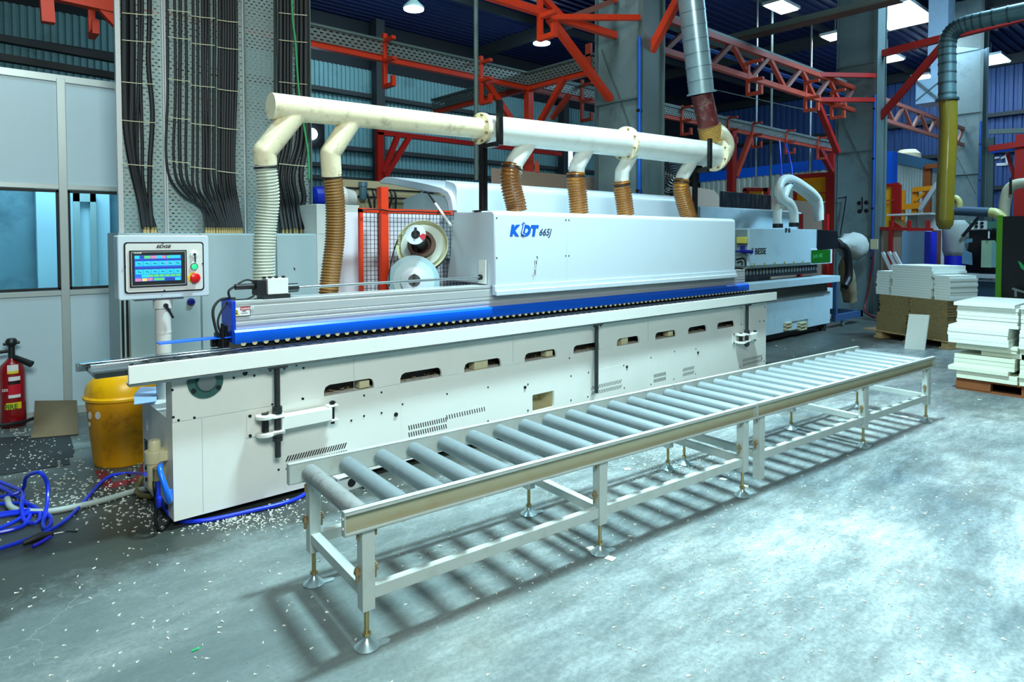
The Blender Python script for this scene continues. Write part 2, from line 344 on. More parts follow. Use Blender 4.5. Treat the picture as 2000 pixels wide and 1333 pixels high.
def corrugated(x0, x1, z0, z1, pitch, dep, axis, pos, th=.02):
    # trapezoid sheet; axis 'x': runs along x at y=pos ; axis 'y': runs along y at x=pos
    pts = []; x = x0
    while x < x1:
        for fx, fy in ((0, 0), (.35, 0), (.45, 1), (.9, 1)): pts.append((x+fx*pitch, fy*dep))
        x += pitch
    back = [(a, -th) for a in (pts[-1][0], pts[0][0])]
    P = pts+back; m = MB(); v0 = []; v1 = []
    mk = (lambda a, d, z: (a, pos-d, z)) if axis == 'x' else (lambda a, d, z: (pos-d, a, z))
    a = [m.bm.verts.new(mk(p[0], p[1], z0)) for p in P]; b_ = [m.bm.verts.new(mk(p[0], p[1], z1)) for p in P]
    for i in range(len(P)): j = (i+1) % len(P); m.bm.faces.new((a[i], a[j], b_[j], b_[i]))
    return m
def rrect(x0, z0, x1, z1, r, n=5, top=True, bot=True):
    pts = []
    def arc(cx, cz, a0):
        for k in range(n+1): t = a0+PI/2*k/n; pts.append((cx+r*math.cos(t), cz+r*math.sin(t)))
    if bot: arc(x0+r, z0+r, PI); arc(x1-r, z0+r, 1.5*PI)
    else: pts += [(x0, z0), (x1, z0)]
    if top: arc(x1-r, z1-r, 0); arc(x0+r, z1-r, PI/2)
    else: pts += [(x1, z1), (x0, z1)]
    return pts
# ================================================================== SETTING
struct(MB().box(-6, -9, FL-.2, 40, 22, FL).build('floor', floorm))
R9 = 9.0
m = corrugated(-6, 36, R9, R9+.01, .5, .0, 'x', 0) ; m.bm.free()
m = MB(); y = -9
m.box(-6, -9, R9+.12, 40, 22, R9+.2)
k = -9
while k < 22: m.box(-6, k, R9+.06, 40, k+.12, R9+.13); k += .3
struct(m.build('ceiling', roof_m))
for i, x in enumerate([-2+8.4*k for k in range(5)]):
    struct(MB().box(x, -9, R9-.35, x+.18, 20, R9+.06).build('trim_%d' % (i+1), girt))
for i, y in enumerate([3, 6, 9, 12]):
    struct(MB().box(-6, y, R9-.16, 40, y+.08, R9+.06).build('trim_%d' % (i+10), girt))
WB = 16.0
struct(corrugated(-6, 22, .0, 7.4, .155, .045, 'x', WB).build('wall_back', corr, ang=20))
struct(corrugated(22, 40, .0, R9, .155, .045, 'x', WB).build('wall_back_far', corrdim, ang=20))
struct(MB().box(-6, WB-.02, 7.4, 22, WB+.05, R9).build('wall_back_upper', corrdim))
for i, (px, py) in enumerate([(603, 169), (603, 282), (603, 320), (603, 345)]):
    z = at(px, py, y=WB-.2).z; struct(MB().box(-6, WB-.25, z-.07, 40, WB-.05, z+.07).build('trim_%d' % (i+20), girt))
for i, px in enumerate([738, 1100]):
    p = at(px, 150, y=WB-.4); struct(MB().box(p.x-.16, WB-.6, FL, p.x+.16, WB-.26, R9).build('trim_%d' % (i+30), girt))
WR = 32.0
struct(corrugated(-9, 16, 0, 8.9, .3, .06, 'y', WR).build('wall_right', corrblue, ang=20))
for i, z in enumerate([2.2, 3.7, 5.2, 6.7]):
    struct(MB().box(WR-.3, -9, z-.08, WR-.07, 16, z+.08).build('trim_%d' % (i+40), girt))
# partition wall with windows on the left
WY = 3.42
pt = thing('wall_left', None, None, (0, WY, FL)); del_k = [k for k in pt.keys()]
pt['kind'] = 'structure'
zt = at(0, 138, y=WY).z; zs0 = at(60, 370, y=WY).z; zs1 = at(60, 568, y=WY).z
xm = at(125, 450, y=WY).x; xe = 2.3; xs = -4.2
m = MB(); m.box(xs, WY+.01, FL, xe, WY+.05, zs1-.02); m.box(xs, WY+.01, zs0+.02, xe, WY+.05, zt-.02)
m.build('panel', partition, pt)
m = MB()
for z, h in ((zt, .07), (zs0+.035, .05), (zs1-.035, .05), (FL+.04, .08)): m.box(xs, WY-.01, z-h/2, xe, WY+.06, z+h/2)
xms = [xm+k*.95 for k in (-4, -3, -2, -1)]+[xm, xm+1.0, xm+2.0]
for x in xms: m.box(x-.035, WY-.015, FL, x+.035, WY+.065, zt)
m.build('frame', frame_m, pt, bevel=.004)
for i, (a, b_) in enumerate(((xms[3], xm), (xm, xms[5]))):
    wn = struct(thing('window_%d' % (i+1), None, None, ((a+b_)/2, WY, zs1)))
    m = MB()
    for z in (zs1+.006, zs0-.006): m.box(a+.035, WY-.004, z-.012, b_-.035, WY+.05, z+.012)
    for x in (a+.045, b_-.045): m.box(x-.01, WY-.004, zs1, x+.01, WY+.05, zs0)
    m.build('gasket', black, wn)
    MB().box(a+.04, WY+.02, zs1, b_-.04, WY+.026, zs0).build('pane', glass, wn)
# room behind the glass
rm = struct(thing('wall_room', None, None, (-1, 5.4, FL)))
m = MB(); m.box(-5, 5.5, FL, 2.2, 5.56, 3.1); m.box(2.1, WY+.1, FL, 2.2, 5.5, 3.1); m.box(-5, WY+.08, 3.05, 2.2, 5.5, 3.12); m.box(-5, WY+.1, FL, -4.94, 5.5, 3.1)
m.build('room_wall', inner, rm)
m = MB(); a = at(28, 400, y=5.3).x; m.box(a+.2, 5.3, FL, a+.95, 5.45, 2.6); m.build('room_cabinet', partition, rm, bevel=.01)
m = MB()
for px in (150, 182): 
    a = at(px, 400, y=5.2).x; m.box(a-.03, 5.2, FL, a+.03, 5.26, 2.2)
m.box(at(150, 400, y=5.2).x-.03, 5.2, 2.1, at(182, 400, y=5.2).x+.03, 5.26, 2.2)
m.build('inner_door_frame', frame_m, rm)
area('room_lamp', (0, 4.4, 3.0), (0, 4.7, 0), 1.2, 42, (.62, .90, 1))
# ================================================================== EDGE BANDING MACHINE
mc = thing('edge_banding_machine', 'long white edge banding machine with blue strip and white hood behind the roller conveyors', 'machine', (3.4, .4, FL))
LX = 6.95
# lower body with a rectangular chute mouth
cx0, cx1 = at(1040, 790, y=0).x, at(1082, 790, y=0).x; cz0, cz1 = at(1060, 800, y=0).z, at(1060, 768, y=0).z
m = MB(); T = .02
m.box(0, 0, 0, cx0, T, .585); m.box(cx1, 0, 0, LX, T, .585); m.box(cx0, 0, 0, cx1, T, cz0); m.box(cx0, 0, cz1, cx1, T, .585)
m.box(0, T, 0, T, .756, .585); m.box(LX-T, T, 0, LX, .756, .585); m.box(T, .736, 0, LX-T, .756, .585); m.box(T, T, 0, LX-T, .736, .02); m.box(T, T, .565, LX-T, .736, .583)
m.build('base_body', white, mc)
m = MB(); m.box(cx0, .2, cz0-.01, cx1, .22, cz1+.02); m.box(cx0-.01, T, cz0-.02, cx0, .2, cz1+.02); m.box(cx1, T, cz0-.02, cx1+.01, .2, cz1+.02)
m.prism([(cx0, T, cz0-.01), (cx0, .2, cz0+.04), (cx0, .2, cz0-.02), (cx0, T, cz0-.02)], (cx1-cx0, 0, 0)); m.box(cx0, T, cz1, cx1, .2, cz1+.01)
m.build('chute_mouth', beige, mc)
# upper apron with round-cornered notches along its lower edge
ZS, ZT = .585, .945
slots = [(632, 730, 765), (781, 862, 735), (906, 978, 715), (1024, 1086, 700), (1119, 1170, 685), (1204, 1248, 670), (1279, 1320, 657), (1343, 1380, 650), (1400, 1434, 640)]
pts = [(-.0, ZS)]; SX = []
for a, b_, py in slots:
    x0, x1 = at(a, py, y=0).x, at(b_, py, y=0).x; SX.append((x0, x1)); h = .075; r_ = .04
    pts += [(x0, ZS), (x0, ZS+h-r_), (x0+r_*.3, ZS+h-r_*.3), (x0+r_, ZS+h), (x1-r_, ZS+h), (x1-r_*.3, ZS+h-r_*.3), (x1, ZS+h-r_), (x1, ZS)]
pts += [(LX, ZS), (LX, ZT-.02), (0, ZT-.02)]
m = MB(); m.prism([(x, -.006, z) for x, z in pts], (0, .02, 0)); m.box(0, .014, ZS, .02, .133, ZT-.02); m.box(LX-.02, .014, ZS, LX, .133, ZT-.02); m.box(.02, .123, ZS, LX-.02, .133, ZT-.02)
m.build('apron', white, mc)
MB().box(.02, .104, ZS+.001, LX-.02, .122, ZT-.03).build('notch_shade_sheet', ink, mc)  # black sheet added to paint shade inside the notches
for i, (x0, x1) in enumerate(SX):
    if i in (0, 3, 6): MB().box(x1-.1, .02, ZS+.005, x1-.02, .1, ZS+.06).build('inner_bracket', beige, mc, bevel=.006)
    if i == 2: MB().box(x0+.12, .016, ZS, x0+.26, .1, ZS+.07).build('inner_bracket', beige, mc, bevel=.006)
    if i == 5: MB().box(x0+.1, .016, ZS, x0+.2, .1, ZS+.07).build('inner_bracket', beige, mc, bevel=.006)
m = MB()
for (x0, x1) in SX:
    for k in range(24):
        x, y_, z_ = random.uniform(x0, x1-.02), random.uniform(.03, .11), ZS+random.uniform(0, .018)
        m.bar((x, y_, z_+.003), (x+random.uniform(-.03, .03), y_+random.uniform(-.01, .01), z_+.008), .006, .002)
tag(m.build('wood_shavings', palewood, mc), kind='stuff')
m = MB(); m.box(.5, .3, .585, 6.9, .74, 1.02); m.build('core_housing', darksteel, mc)
# table rail
RZ0, RZ1 = .852, .957
m = MB(); m.box(-.235, -.10, RZ0, 7.03, -.078, RZ1); m.box(-.235, -.10, RZ0, 7.03, -.03, RZ0+.01)
m.build('table_rail', white, mc, bevel=.003)
MB().box(-.23, -.096, RZ0-.010, 7.02, -.02, RZ0-.0).build('rail_lip', pm('slate_grey', (96, 120, 128), .5), mc)
MB().box(-.20, -.070, .862, 6.98, -.03, .93).build('rail_spacer', black, mc)
m = MB(); m.box(-.38, -.045, .90, 6.95, .26, .928); m.build('track_bed', darksteel, mc)
# chain pads, pressure wheels
pad0 = None; N = 97
for i in range(N):
    x = -.1+i*.0725
    if pad0 is None:
        m = MB(); m.box(x, .035, .929, x+.066, .115, .945); pad0 = m.build('chain_pad', blackm, mc, bevel=.003); base = x
    else:
        c = pad0.copy(); scene.collection.objects.link(c); c.parent = mc; c.location = (x-base, 0, 0)
w0 = None
for i in range(88):
    x = .50+i*.0742
    if w0 is None:
        m = MB(); m.cyl((x, .266, .959), (x, .29, .959), .017, 14); w0 = m.build('pressure_wheel', beige, mc); base = x
    else:
        c = w0.copy(); scene.collection.objects.link(c); c.parent = mc; c.location = (x-base, 0, 0)
m = MB(); x = -.2
while x < 6.95: m.cyl((x, -.028, .944), (x, -.004, .944), .014, 8); x += .046
tag(m.build('table_rollers', darksteel, mc), kind='stuff')
m = MB(); x = -.2
pts = []
while x < 6.98:
    pts += [(x, -.042, RZ1-.002), (x+.02, -.042, RZ1+.004), (x+.06, -.042, RZ1-.004)]; x += .08
m.prism([(-.2, -.042, RZ1-.01)]+pts+[(6.98, -.042, RZ1-.01)], (0, .004, 0)); m.build('scalloped_strip', chrome, mc)
m = MB(); m.box(-.38, .12, .928, .42, .15, .95); m.box(-.42, .2, .93, .40, .26, .952); m.box(-.3, .165, .93, .6, .18, .946); m.build('infeed_fence', chrome, mc, bevel=.003)
m = MB(); m.box(-.42, .30, .89, .42, .34, .935); m.box(-.39, .0, .915, -.12, .12, .932); m.build('infeed_plate', steel, mc)
# pressure beam, blue cover
m = MB(); m.box(.46, .30, 1.035, LX, .50, 1.235)
for z in (1.075, 1.11, 1.215): m.box(.46, .296, z, LX, .30, z+.022)
m.box(.46, .2965, 1.14, LX, .30, 1.20)
m.build('pressure_beam', alum, mc, bevel=.002)
m = MB(); m.prism([(.445, .27, .957), (.445, .262, .97), (.445, .262, 1.035), (.445, .274, 1.05), (.445, .31, 1.05), (.445, .31, .957)], (LX-.4, 0, 0)); m.build('blue_cover', blue, mc)
MB().box(.435, .285, .965, .46, .50, 1.243).build('blue_end_plate', pm('deep_blue_paint', (8, 60, 190), .35), mc, bevel=.003)
m = MB(); m.box(.01, .30, 1.0, .44, .40, 1.006)
p, q = at(352, 663, z=1.0), at(445, 655, z=1.0)
m.build('blue_guide_strip', blue, mc); m = None
# beam details: sensors and cables at the infeed end
m = MB(); m.box(.36, .33, .94, .43, .42, 1.03); m.box(.33, .36, .94, .36, .4, 1.0)
m.cyl((.38, .30, .93), (.38, .30, 1.10), .012); m.cyl((.41, .33, .93), (.41, .33, 1.08), .01)
m.build('infeed_sensor', blackm, mc, bevel=.003)
m = MB(); m.tube([(.50, .42, 1.245), (.40, .40, 1.245), (.34, .36, 1.18), (.35, .33, 1.05), (.38, .32, .98)], .009); m.tube([(.47, .42, 1.24), (.41, .37, 1.20), (.36, .33, 1.1), (.40, .32, .97)], .007); m.build('sensor_cable', black, mc)
# warning plate on the beam
sx0, sx1 = at(452, 610, y=.295).x, at(489, 610, y=.295).x; sz0, sz1 = at(470, 618, y=.295).z, at(470, 599, y=.295).z
sg = MB().box(sx0, .291, sz0, sx1, .2955, sz1).build('warning_plate', inkwhite, mc)
m = MB()
for a in ((sx0, sz0, sx1, sz0+.003), (sx0, sz1-.003, sx1, sz1), (sx0, sz0, sx0+.003, sz1), (sx1-.003, sz0, sx1, sz1)): m.box(a[0], .290, a[1], a[2], .2912, a[3])
m.build('plate_border', ink, sg)
sw = sx1-sx0; sh = sz1-sz0
m = MB(); m.prism([(sx0+.006, .290, sz0+.01), (sx0+.40*sw, .290, sz0+.01), (sx0+.22*sw, .290, sz1-.012)], (0, .001, 0)); m.build('warning_triangle', inkyel, sg)
m = MB(); m.bar((sx0+.15*sw, .2895, sz0+.022), (sx0+.30*sw, .2895, sz0+.018), .005, .001, (0, 1, 0)); m.tor((sx0+.24*sw, .2895, sz0+.032), .008, .002, (0, 1, 0), 14, 5); m.build('triangle_symbol', ink, sg)
MB().box(sx0+.46*sw, .290, sz1-.026, sx1-.003, .2912, sz1-.003).build('danger_band', inkred, sg)
text('DANGER', 'danger_lettering', inkwhite, sg, (sx0+.50*sw, .2895, sz1-.022), .019, sx=1.1, offset=.0004, depth=.0004)
m = MB(); m.box(sx0+.56*sw, .290, sz0+.030, sx1-.03, .2912, sz0+.035); m.box(sx0+.5*sw, .290, sz0+.018, sx1-.02, .2912, sz0+.021); m.build('small_print', ink, sg)
# height adjuster on the beam with its rod
bx0, bx1 = at(519, 560, y=.38).x, at(559, 560, y=.38).x
m = MB(); m.box(bx0, .34, 1.265, bx1, .46, 1.375); m.build('gear_block', white, mc, bevel=.004)
MB().box(bx0-.03, .33, 1.237, bx1+.01, .47, 1.263).build('block_foot', darksteel, mc)
m = MB(); m.box(bx0-.07, .35, 1.262, bx0-.005, .45, 1.365); m.cyl((bx0-.2, .40, 1.325), (bx0-.07, .40, 1.325), .02, 14); m.box(bx1-.03, .37, 1.375, bx1-.01, .39, 1.39); m.box(bx1-.08, .37, 1.375, bx1-.06, .39, 1.39); m.box(bx0+.02, .37, 1.375, bx0+.04, .39, 1.39); m.box(bx0-.02, .37, 1.375, bx0-.0, .39, 1.39); m.build('adjuster_motor', black, mc, bevel=.002)
m = MB(); m.tube([(bx0-.2, .40, 1.33), (bx0-.24, .40, 1.30), (bx0-.23, .40, 1.25), (bx0-.2, .40, 1.24)], .008); m.tube([(bx0-.18, .40, 1.345), (bx0-.12, .40, 1.37), (bx0-.05, .40, 1.35)], .006); m.tube([(bx0-.07, .40, 1.26), (bx0-.12, .40, 1.24), (bx0-.2, .40, 1.238)], .006); m.build('motor_cable', black, mc)
zr = at(580, 562, y=.40).z; zr2 = at(955, 541, y=.40).z; xr2 = 2.62
MB().cyl((bx1, .40, zr), (bx1+.09, .40, zr), .032, 18).build('shaft_coupling', darksteel, mc)
MB().cyl((bx1+.09, .40, zr), (xr2, .40, zr2), .011, 12).build('adjusting_shaft', steel, mc)
m = MB(); m.box(xr2-.012, .34, 1.25, xr2, .44, 1.46); m.build('shaft_cover_plate', white, mc)
MB().cyl((xr2-.035, .40, zr2), (xr2-.01, .40, zr2), .024, 14).build('shaft_bush', black, mc)
# hood
HY = .24; hx0 = at(966, 500, y=HY).x; hx1 = at(1436, 500, y=HY).x
print('hood', hx0, hx1)
HZ = 1.893; HB = 1.222
prof = []
r_ = .05
for k in range(7): t = PI/2*k/6; prof.append((HY+r_-r_*math.cos(t), HZ-r_+r_*math.sin(t)))
hb = [(HY, HB), (HY+.55, HB+.02), (HY+.62, 1.36), (HY+.60, HZ)]
m = MB(); m.prism([(hx0, a, b_) for a, b_ in [(HY, HB)]+prof+[(HY+.60, HZ), (HY+.66, 1.5), (HY+.72, 1.245), (HY+.2, 1.24)]], (hx1-hx0, 0, 0))
m.build('hood', white2, mc, bevel=.012)
m = MB(); m.box(hx0-.004, HY-.012, 1.155, hx1+.006, HY+.03, 1.235); m.prism([(hx0-.004, HY-.012, 1.155), (hx0-.004, HY-.03, 1.15), (hx0-.004, HY-.03, 1.19), (hx0-.004, HY-.012, 1.195)], (hx1-hx0+.01, 0, 0)); m.build('hood_trim', white2, mc, bevel=.003)
xs_ = at(1107, 470, y=HY).x
MB().box(xs_-.0015, HY-.0008, HB+.02, xs_+.0015, HY+.002, HZ-.06).build('hood_seam', grey_paint, mc)
sc0 = None
def screw(x, y_, z_, r_=.007, ax='y', name='screw'):
    m = MB()
    if ax == 'y': m.cyl((x, y_-.003, z_), (x, y_+.004, z_), r_, 10)
    else: m.cyl((x-.003, y_, z_), (x+.004, y_, z_), r_, 10)
    return m.build(name, black, mc)
for px, py in ((970, 426), (970, 504), (1105, 430), (1111, 430), (1105, 500), (1111, 500)):
    p = at(px, py, y=HY); screw(p.x, HY, p.z)
p = at(996, 460, y=HY-.001)
q = at(1049, 439, y=HY)
lw = q.x-p.x; lh = at(1000, 440, y=HY).z-at(1000, 460, y=HY).z
text('K', 'brand_lettering', inkblue, mc, (p.x, HY-.001, p.z), lh*1.38, shear=.2, offset=.010, sx=1.05)
text('D', 'brand_lettering', inkblue, mc, (p.x+lw*.42, HY-.001, p.z), lh*1.38, shear=.2, offset=.010, sx=1.05)
text('T', 'brand_lettering', inkblue, mc, (p.x+lw*.74, HY-.001, p.z), lh*1.38, shear=.2, offset=.010, sx=1.05)
ax_ = p.x+lw*.40
m = MB()
def bow(dx): return [(ax_+dx+.03, HY-.0035, p.z+lh*.02), (ax_+dx-.0, HY-.0035, p.z+lh*.18), (ax_+dx+.012, HY-.0035, p.z+lh*.62), (ax_+dx+.025, HY-.0035, p.z+lh*1.15)]
m.sweep(smooth_path(bow(0), 6), .006, 6); m.prism([(ax_+.002, HY-.003, p.z+lh*1.08), (ax_+.056, HY-.003, p.z+lh*1.08), (ax_+.034, HY-.003, p.z+lh*1.35)], (0, .001, 0)); m.build('logo_arrow', inkblue, mc)
m = MB(); m.sweep(smooth_path([(x+.012, y_-.001, z_) for x, y_, z_ in bow(0)], 6), .0045, 6); m.build('logo_arrow_outline', inkwhite, mc)
p2 = at(1052, 460, y=HY)
text('665J', 'model_lettering', inkgrey, mc, (p2.x, HY-.001, p2.z), .088, shear=.35, offset=.0015, sx=1.0)
m = MB(); a, b_ = at(1048, 500, y=HY-.001), at(1042, 543, y=HY-.001)
for k in range(26):
    t = random.random(); c = a.lerp(b_, t)+V((random.uniform(-.016, .016), 0, 0)); m.bar(c, c+V((random.uniform(-.006, .006), 0, -random.uniform(.01, .05))), .007, .0008, (0, 1, 0))
m.build('sticker_residue', pm('residue_grey', (190, 190, 184), .8), mc)
# rear noise hood with its lid raised
x0 = 2.85
def hp(l): return [(x0, at(px, py, x=x0).y, at(px, py, x=x0).z) for px, py in l]
outer = hp([(742, 353), (752, 346), (765, 346), (800, 352), (835, 359), (862, 366), (875, 374), (881, 385), (884, 400), (884.5, 412)])
innerp = hp([(876, 412), (874, 396), (868, 384), (858, 378), (835, 375), (800, 368), (765, 361), (742, 358)])
m = MB(); m.prism(outer+innerp, (1.5, 0, 0)); m.build('raised_lid', white2, mc, bevel=.008)
yf = outer[-1][1]; zf = outer[-1][2]; print('lid', outer[0], outer[-1])
m = MB(); m.prism([(x0+.02, yf+.03, 1.45), (x0+.02, yf+.03, 2.05), (x0+.02, yf+.6, 2.14), (x0+.02, yf+.95, 2.08), (x0+.02, yf+.95, 1.45)], (.03, 0, 0)); m.build('hood_side_plate', grey_paint, mc)
m = MB(); e1 = 6.12
zt2 = at(961, 361, y=yf+.05).z
prf = [(yf, 1.45), (yf, zt2-.08), (yf+.012, zt2-.04), (yf+.04, zt2-.012), (yf+.08, zt2), (yf+.2, zt2+.03), (yf+.2, 1.45)]
m.prism([(x0+.05, a, b_) for a, b_ in prf], (7.0-x0-.05, 0, 0)); m.build('rear_hood', white2, mc, bevel=.004)
m = MB(); p, q = at(835, 376, x=x0-.02), at(880, 440, x=x0-.35); mid = p.lerp(q, .38); m.cyl(p, mid, .010, 10); s1 = m.build('gas_strut', black, mc)
m = MB(); m.cyl(mid, q, .013, 10); m.build('strut_rod', white, s1)
# screws and marks on the body
SC = [(336, 762), (338, 815), (348, 821), (379, 816), (532, 707), (591, 779), (531, 790), (496, 734), (456, 738), (578, 714), (592, 719), (590, 779), (686, 1), (711, 773), (745, 767), (711, 813), (745, 807), (686, 822), (786, 790), (786, 863), (873, 770), (953, 757), (874, 843), (953, 823), (1031, 751), (1031, 802), (1112, 700), (1115, 735), (1115, 782), (1149, 728), (1148, 775), (1218, 714), (1219, 758), (1271, 699), (1271, 751), (1317, 687), (1316, 741), (1359, 682), (1358, 731), (1447, 602), (1447, 634), (1445, 717), (1492, 706), (544, 918), (688, 883), (497, 600)]
for px, py in SC:
    if py < 590 or py in (1, 600): continue
    p = at(px, py, y=0); yy = -.006 if p.z > .585 else 0
    screw(p.x, yy, p.z, .0075)
for px, py, r_ in ((478, 729, .016), (773, 810, .016), (1025, 757, .014), (1224, 717, .014), (1363, 689, .014)):
    p = at(px, py, y=0); screw(p.x, -.004, p.z, r_, name='plug')
for px, py in ((1497, 600), (1495, 627), (1487, 628), (1492, 700)):
    p = at(px-4, py, y=0); screw(min(p.x, 6.9), -.006 if p.z > .585 else 0, p.z, .009)
# louvre slots
def vents(pxa, pya, pxb, pyb, n, rows=2, slant=.5, dz=.052, h=.036, name='vent_slots'):
    a, b_ = at(pxa, pya, y=0), at(pxb, pyb, y=0); z = (a.z+b_.z)/2; m = MB()
    for j in range(rows):
        for i in range(n):
            x = a.x+(b_.x-a.x)*i/(n-1); zz = z+(.5-j)*dz
            m.prism([(x-slant*h/2, -.0012, zz-h/2), (x-slant*h/2+.009, -.0012, zz-h/2), (x+slant*h/2+.009, -.0012, zz+h/2), (x+slant*h/2, -.0012, zz+h/2)], (0, .002, 0))
    return m.build(name, ink, mc)
vents(560, 905, 673, 878, 24)
vents(798, 842, 870, 828, 17, slant=-.2); vents(872, 822, 945, 806, 16, rows=1, slant=-.2)
vents(1156, 762, 1212, 752, 18); vents(1277, 740, 1299, 735, 12, slant=-.1); vents(1334, 728, 1354, 723, 11); vents(1451, 708, 1487, 701, 16)
def cover(pxa, pya, pxb, pyb):
    a, b_ = at(pxa, pya, y=0), at(pxb, pyb, y=0); MB().box(a.x, -.0009, b_.z, b_.x, .001, a.z).build('access_cover', white, mc)
cover(783, 782, 955, 832); cover(1148, 726, 1219, 768); cover(1267, 694, 1360, 738); cover(520, 905, 690, 888) if False else None
for px in (395, 531, 690, 1001, 1264, 1445):
    x = at(px, 760 if px != 395 else 900, y=0).x; m = MB()
    if px == 395: m.box(x, -.0008, .01, x+.003, .001, .58)
    else: m.box(x, -.0072, .60, x+.003, -.005, .84)
    m.build('panel_seam', grey_paint, mc)
m = MB(); m.prism([at(px, py, y=-.12) for px, py in ((650, 976), (662, 938), (694, 925), (716, 932), (728, 976))], (0, .012, 0)); m.box(at(660, 960, y=-.12).x, -.12, .03, at(720, 960, y=-.12).x, .0, .045)
fb = m.build('floor_bracket', alum, mc); c_ = at(708, 950, y=-.13); m = MB(); m.cyl((c_.x, -.15, c_.z-.05), (c_.x, -.15, c_.z+.05), .012, 10); m.cyl((c_.x, -.15, c_.z+.03), (c_.x, -.15, c_.z+.045), .022, 6); m.build('levelling_bolt', black, fb)
c_ = at(687, 943, y=-.12); m = MB(); m.lathe((c_.x, -.1205, c_.z), [(.03, 0), (.03, .001)], (0, -1, 0), 16); m.build('bracket_hole', ink, fb)
# support rods and swing brackets
def rod(px, py, zb, yv=-.075, r_=.019):
    x = at(px, py, y=yv).x; m = MB(); m.cyl((x, yv, zb), (x, yv, RZ0-.01), r_, 16); m.box(x-.06, yv-.03, RZ0-.016, x+.06, yv+.03, RZ0-.004)
    m.cyl((x-.045, yv-.01, RZ0-.03), (x-.045, yv-.01, RZ0-.01), .008, 8); m.cyl((x+.045, yv-.01, RZ0-.03), (x+.045, yv-.01, RZ0-.01), .008, 8)
    return x, m.build('support_rod', darksteel, mc)
xa, ra = rod(541, 760, .27); xb, rb = rod(1165, 700, .20); xc, rc = rod(1459, 630, .33)
def bracket(x, zc, zh, xpl, arm):
    br = MB().box(xpl, -.012, zc-zh*.75, xpl+.15, .0, zc+zh*.75).build('swing_bracket', white, mc, bevel=.003)
    m = MB()
    for s_ in (-1, 1):
        z = zc+s_*zh*.55; m.cyl((xpl+.095, -.06, z-.012), (xpl+.095, -.06, z+.012), .058, 22); m.box(xpl+.095, -.10, z-.01, x+.04, -.03, z+.01)
    m.box(x+.02, -.10, zc-zh*.42, x+arm, -.02, zc+zh*.42)
    m.box(x-.035, -.11, zc+zh*.40, x+.035, -.03, zc+zh*.52); m.box(x-.035, -.11, zc-zh*.52, x+.035, -.03, zc-zh*.40)
    m.box(x+arm-.02, -.09, zc+zh*.42, x+arm+.05, -.03, zc+zh*.55); m.box(x+arm-.02, -.09, zc-zh*.55, x+arm+.05, -.03, zc-zh*.42)
    m.build('arm', white, br, bevel=.004)
    m = MB(); m.cyl((xpl+.095, -.06, zc-zh*.7), (xpl+.095, -.06, zc+zh*.75), .022, 14); m.cyl((x+arm+.02, -.06, zc-zh*.75), (x+arm+.02, -.06, zc+zh*.78), .013, 12); m.cyl((x+arm+.02, -.06, zc+zh*.62), (x+arm+.02, -.06, zc+zh*.72), .022, 6); m.build('hinge_pin', blackm, br)
    m = MB()
    for z in (zc+zh*.75, zc+zh*.98, zc-zh*.72, zc-zh*.98): m.cyl((x, -.075, z-.011), (x, -.075, z+.011), .031, 18)
    m.cyl((x, -.075, zc-zh), (x, -.075, zc+zh), .02, 14); m.build('clamp_collar', darksteel, br)
    m = MB()
    for a, c in ((.018, .62), (.13, .62), (.018, -.62)): m.cyl((xpl+a, -.018, zc+c*zh), (xpl+a, -.01, zc+c*zh), .010, 10)
    m.build('bracket_bolt', black, br)
bracket(xa, at(541, 828, y=-.075).z, .10, at(481, 830, y=0).x, .36)
bracket(xc, at(1459, 660, y=-.075).z, .085, at(1430, 665, y=0).x, .20)
# bearing flange
p = at(401, 745, y=-.01); m = MB(); m.lathe((p.x, -.006, p.z), [(.10, 0), (.10, .014), (.06, .022), (.055, .036)], (0, -1, 0), 30); bf = m.build('bearing_flange', darkgreen, mc)
m = MB(); m.lathe((p.x, -.036, p.z), [(.05, 0), (.05, .012), (.034, .012)], (0, -1, 0), 24); m.build('bearing_ring', steel, bf)
m = MB()
for a in (-.07, .07): m.cyl((p.x+a, -.035, p.z-.045), (p.x+a, -.018, p.z-.045), .014, 8)
m.build('flange_bolt', black, bf)
# left end: switch, grille, air preparation unit
m = MB(); m.box(-.004, .62, .40, .0, .70, .48); m.build('side_switch', inkwhite, mc)
m = MB()
for k in range(11): m.box(-.004, .52, .16+k*.016, .0, .70, .168+k*.016)
m.build('side_grille', ink, mc)
au = thing('air_filter_unit', 'beige compressed air filter unit on the left end of the white machine', 'air filter', (-.06, .36, .1))
def AX(px, py): return at(px, py, x=-.06)
p = AX(302, 905); yy = p.y
zt_, zb_ = AX(302, 862).z, AX(302, 955).z
m = MB(); m.lathe((-.06, yy, zb_), [(.03, 0), (.042, .03), (.046, (zt_-zb_)*.55), (.052, (zt_-zb_)*.56), (.055, (zt_-zb_)*.80), (.045, (zt_-zb_)*.82)], (0, 0, 1), 20); m.box(-.06, yy-.05, zt_-.12, 0, yy+.05, zt_-.06); m.build('filter_bowl', beige, au, bevel=.003)
m = MB(); m.lathe((-.06, yy, zt_-.075), [(.034, 0), (.036, .01), (.034, .07), (.028, .08)], (0, 0, 1), 16); m.build('regulator_knob', beige, au)
m = MB(); 
for k in range(3): m.box(-.11, yy-.012, zb_+.06+k*.035, -.104, yy+.012, zb_+.08+k*.035)
m.build('sight_window', black, au)
m = MB(); m.cyl((-.06, yy-.12, zt_-.16), (-.06, yy-.04, zt_-.16), .022, 10); m.box(-.09, yy-.14, zt_-.20, -.03, yy-.09, zt_-.13); m.build('brass_fitting', brass, au)
def hose(name, pts, r_, mat, label, cat='hose', group=None, n=8): return tag(MB().tube(pts, r_, 10, n).build(name, mat), label, cat, group)
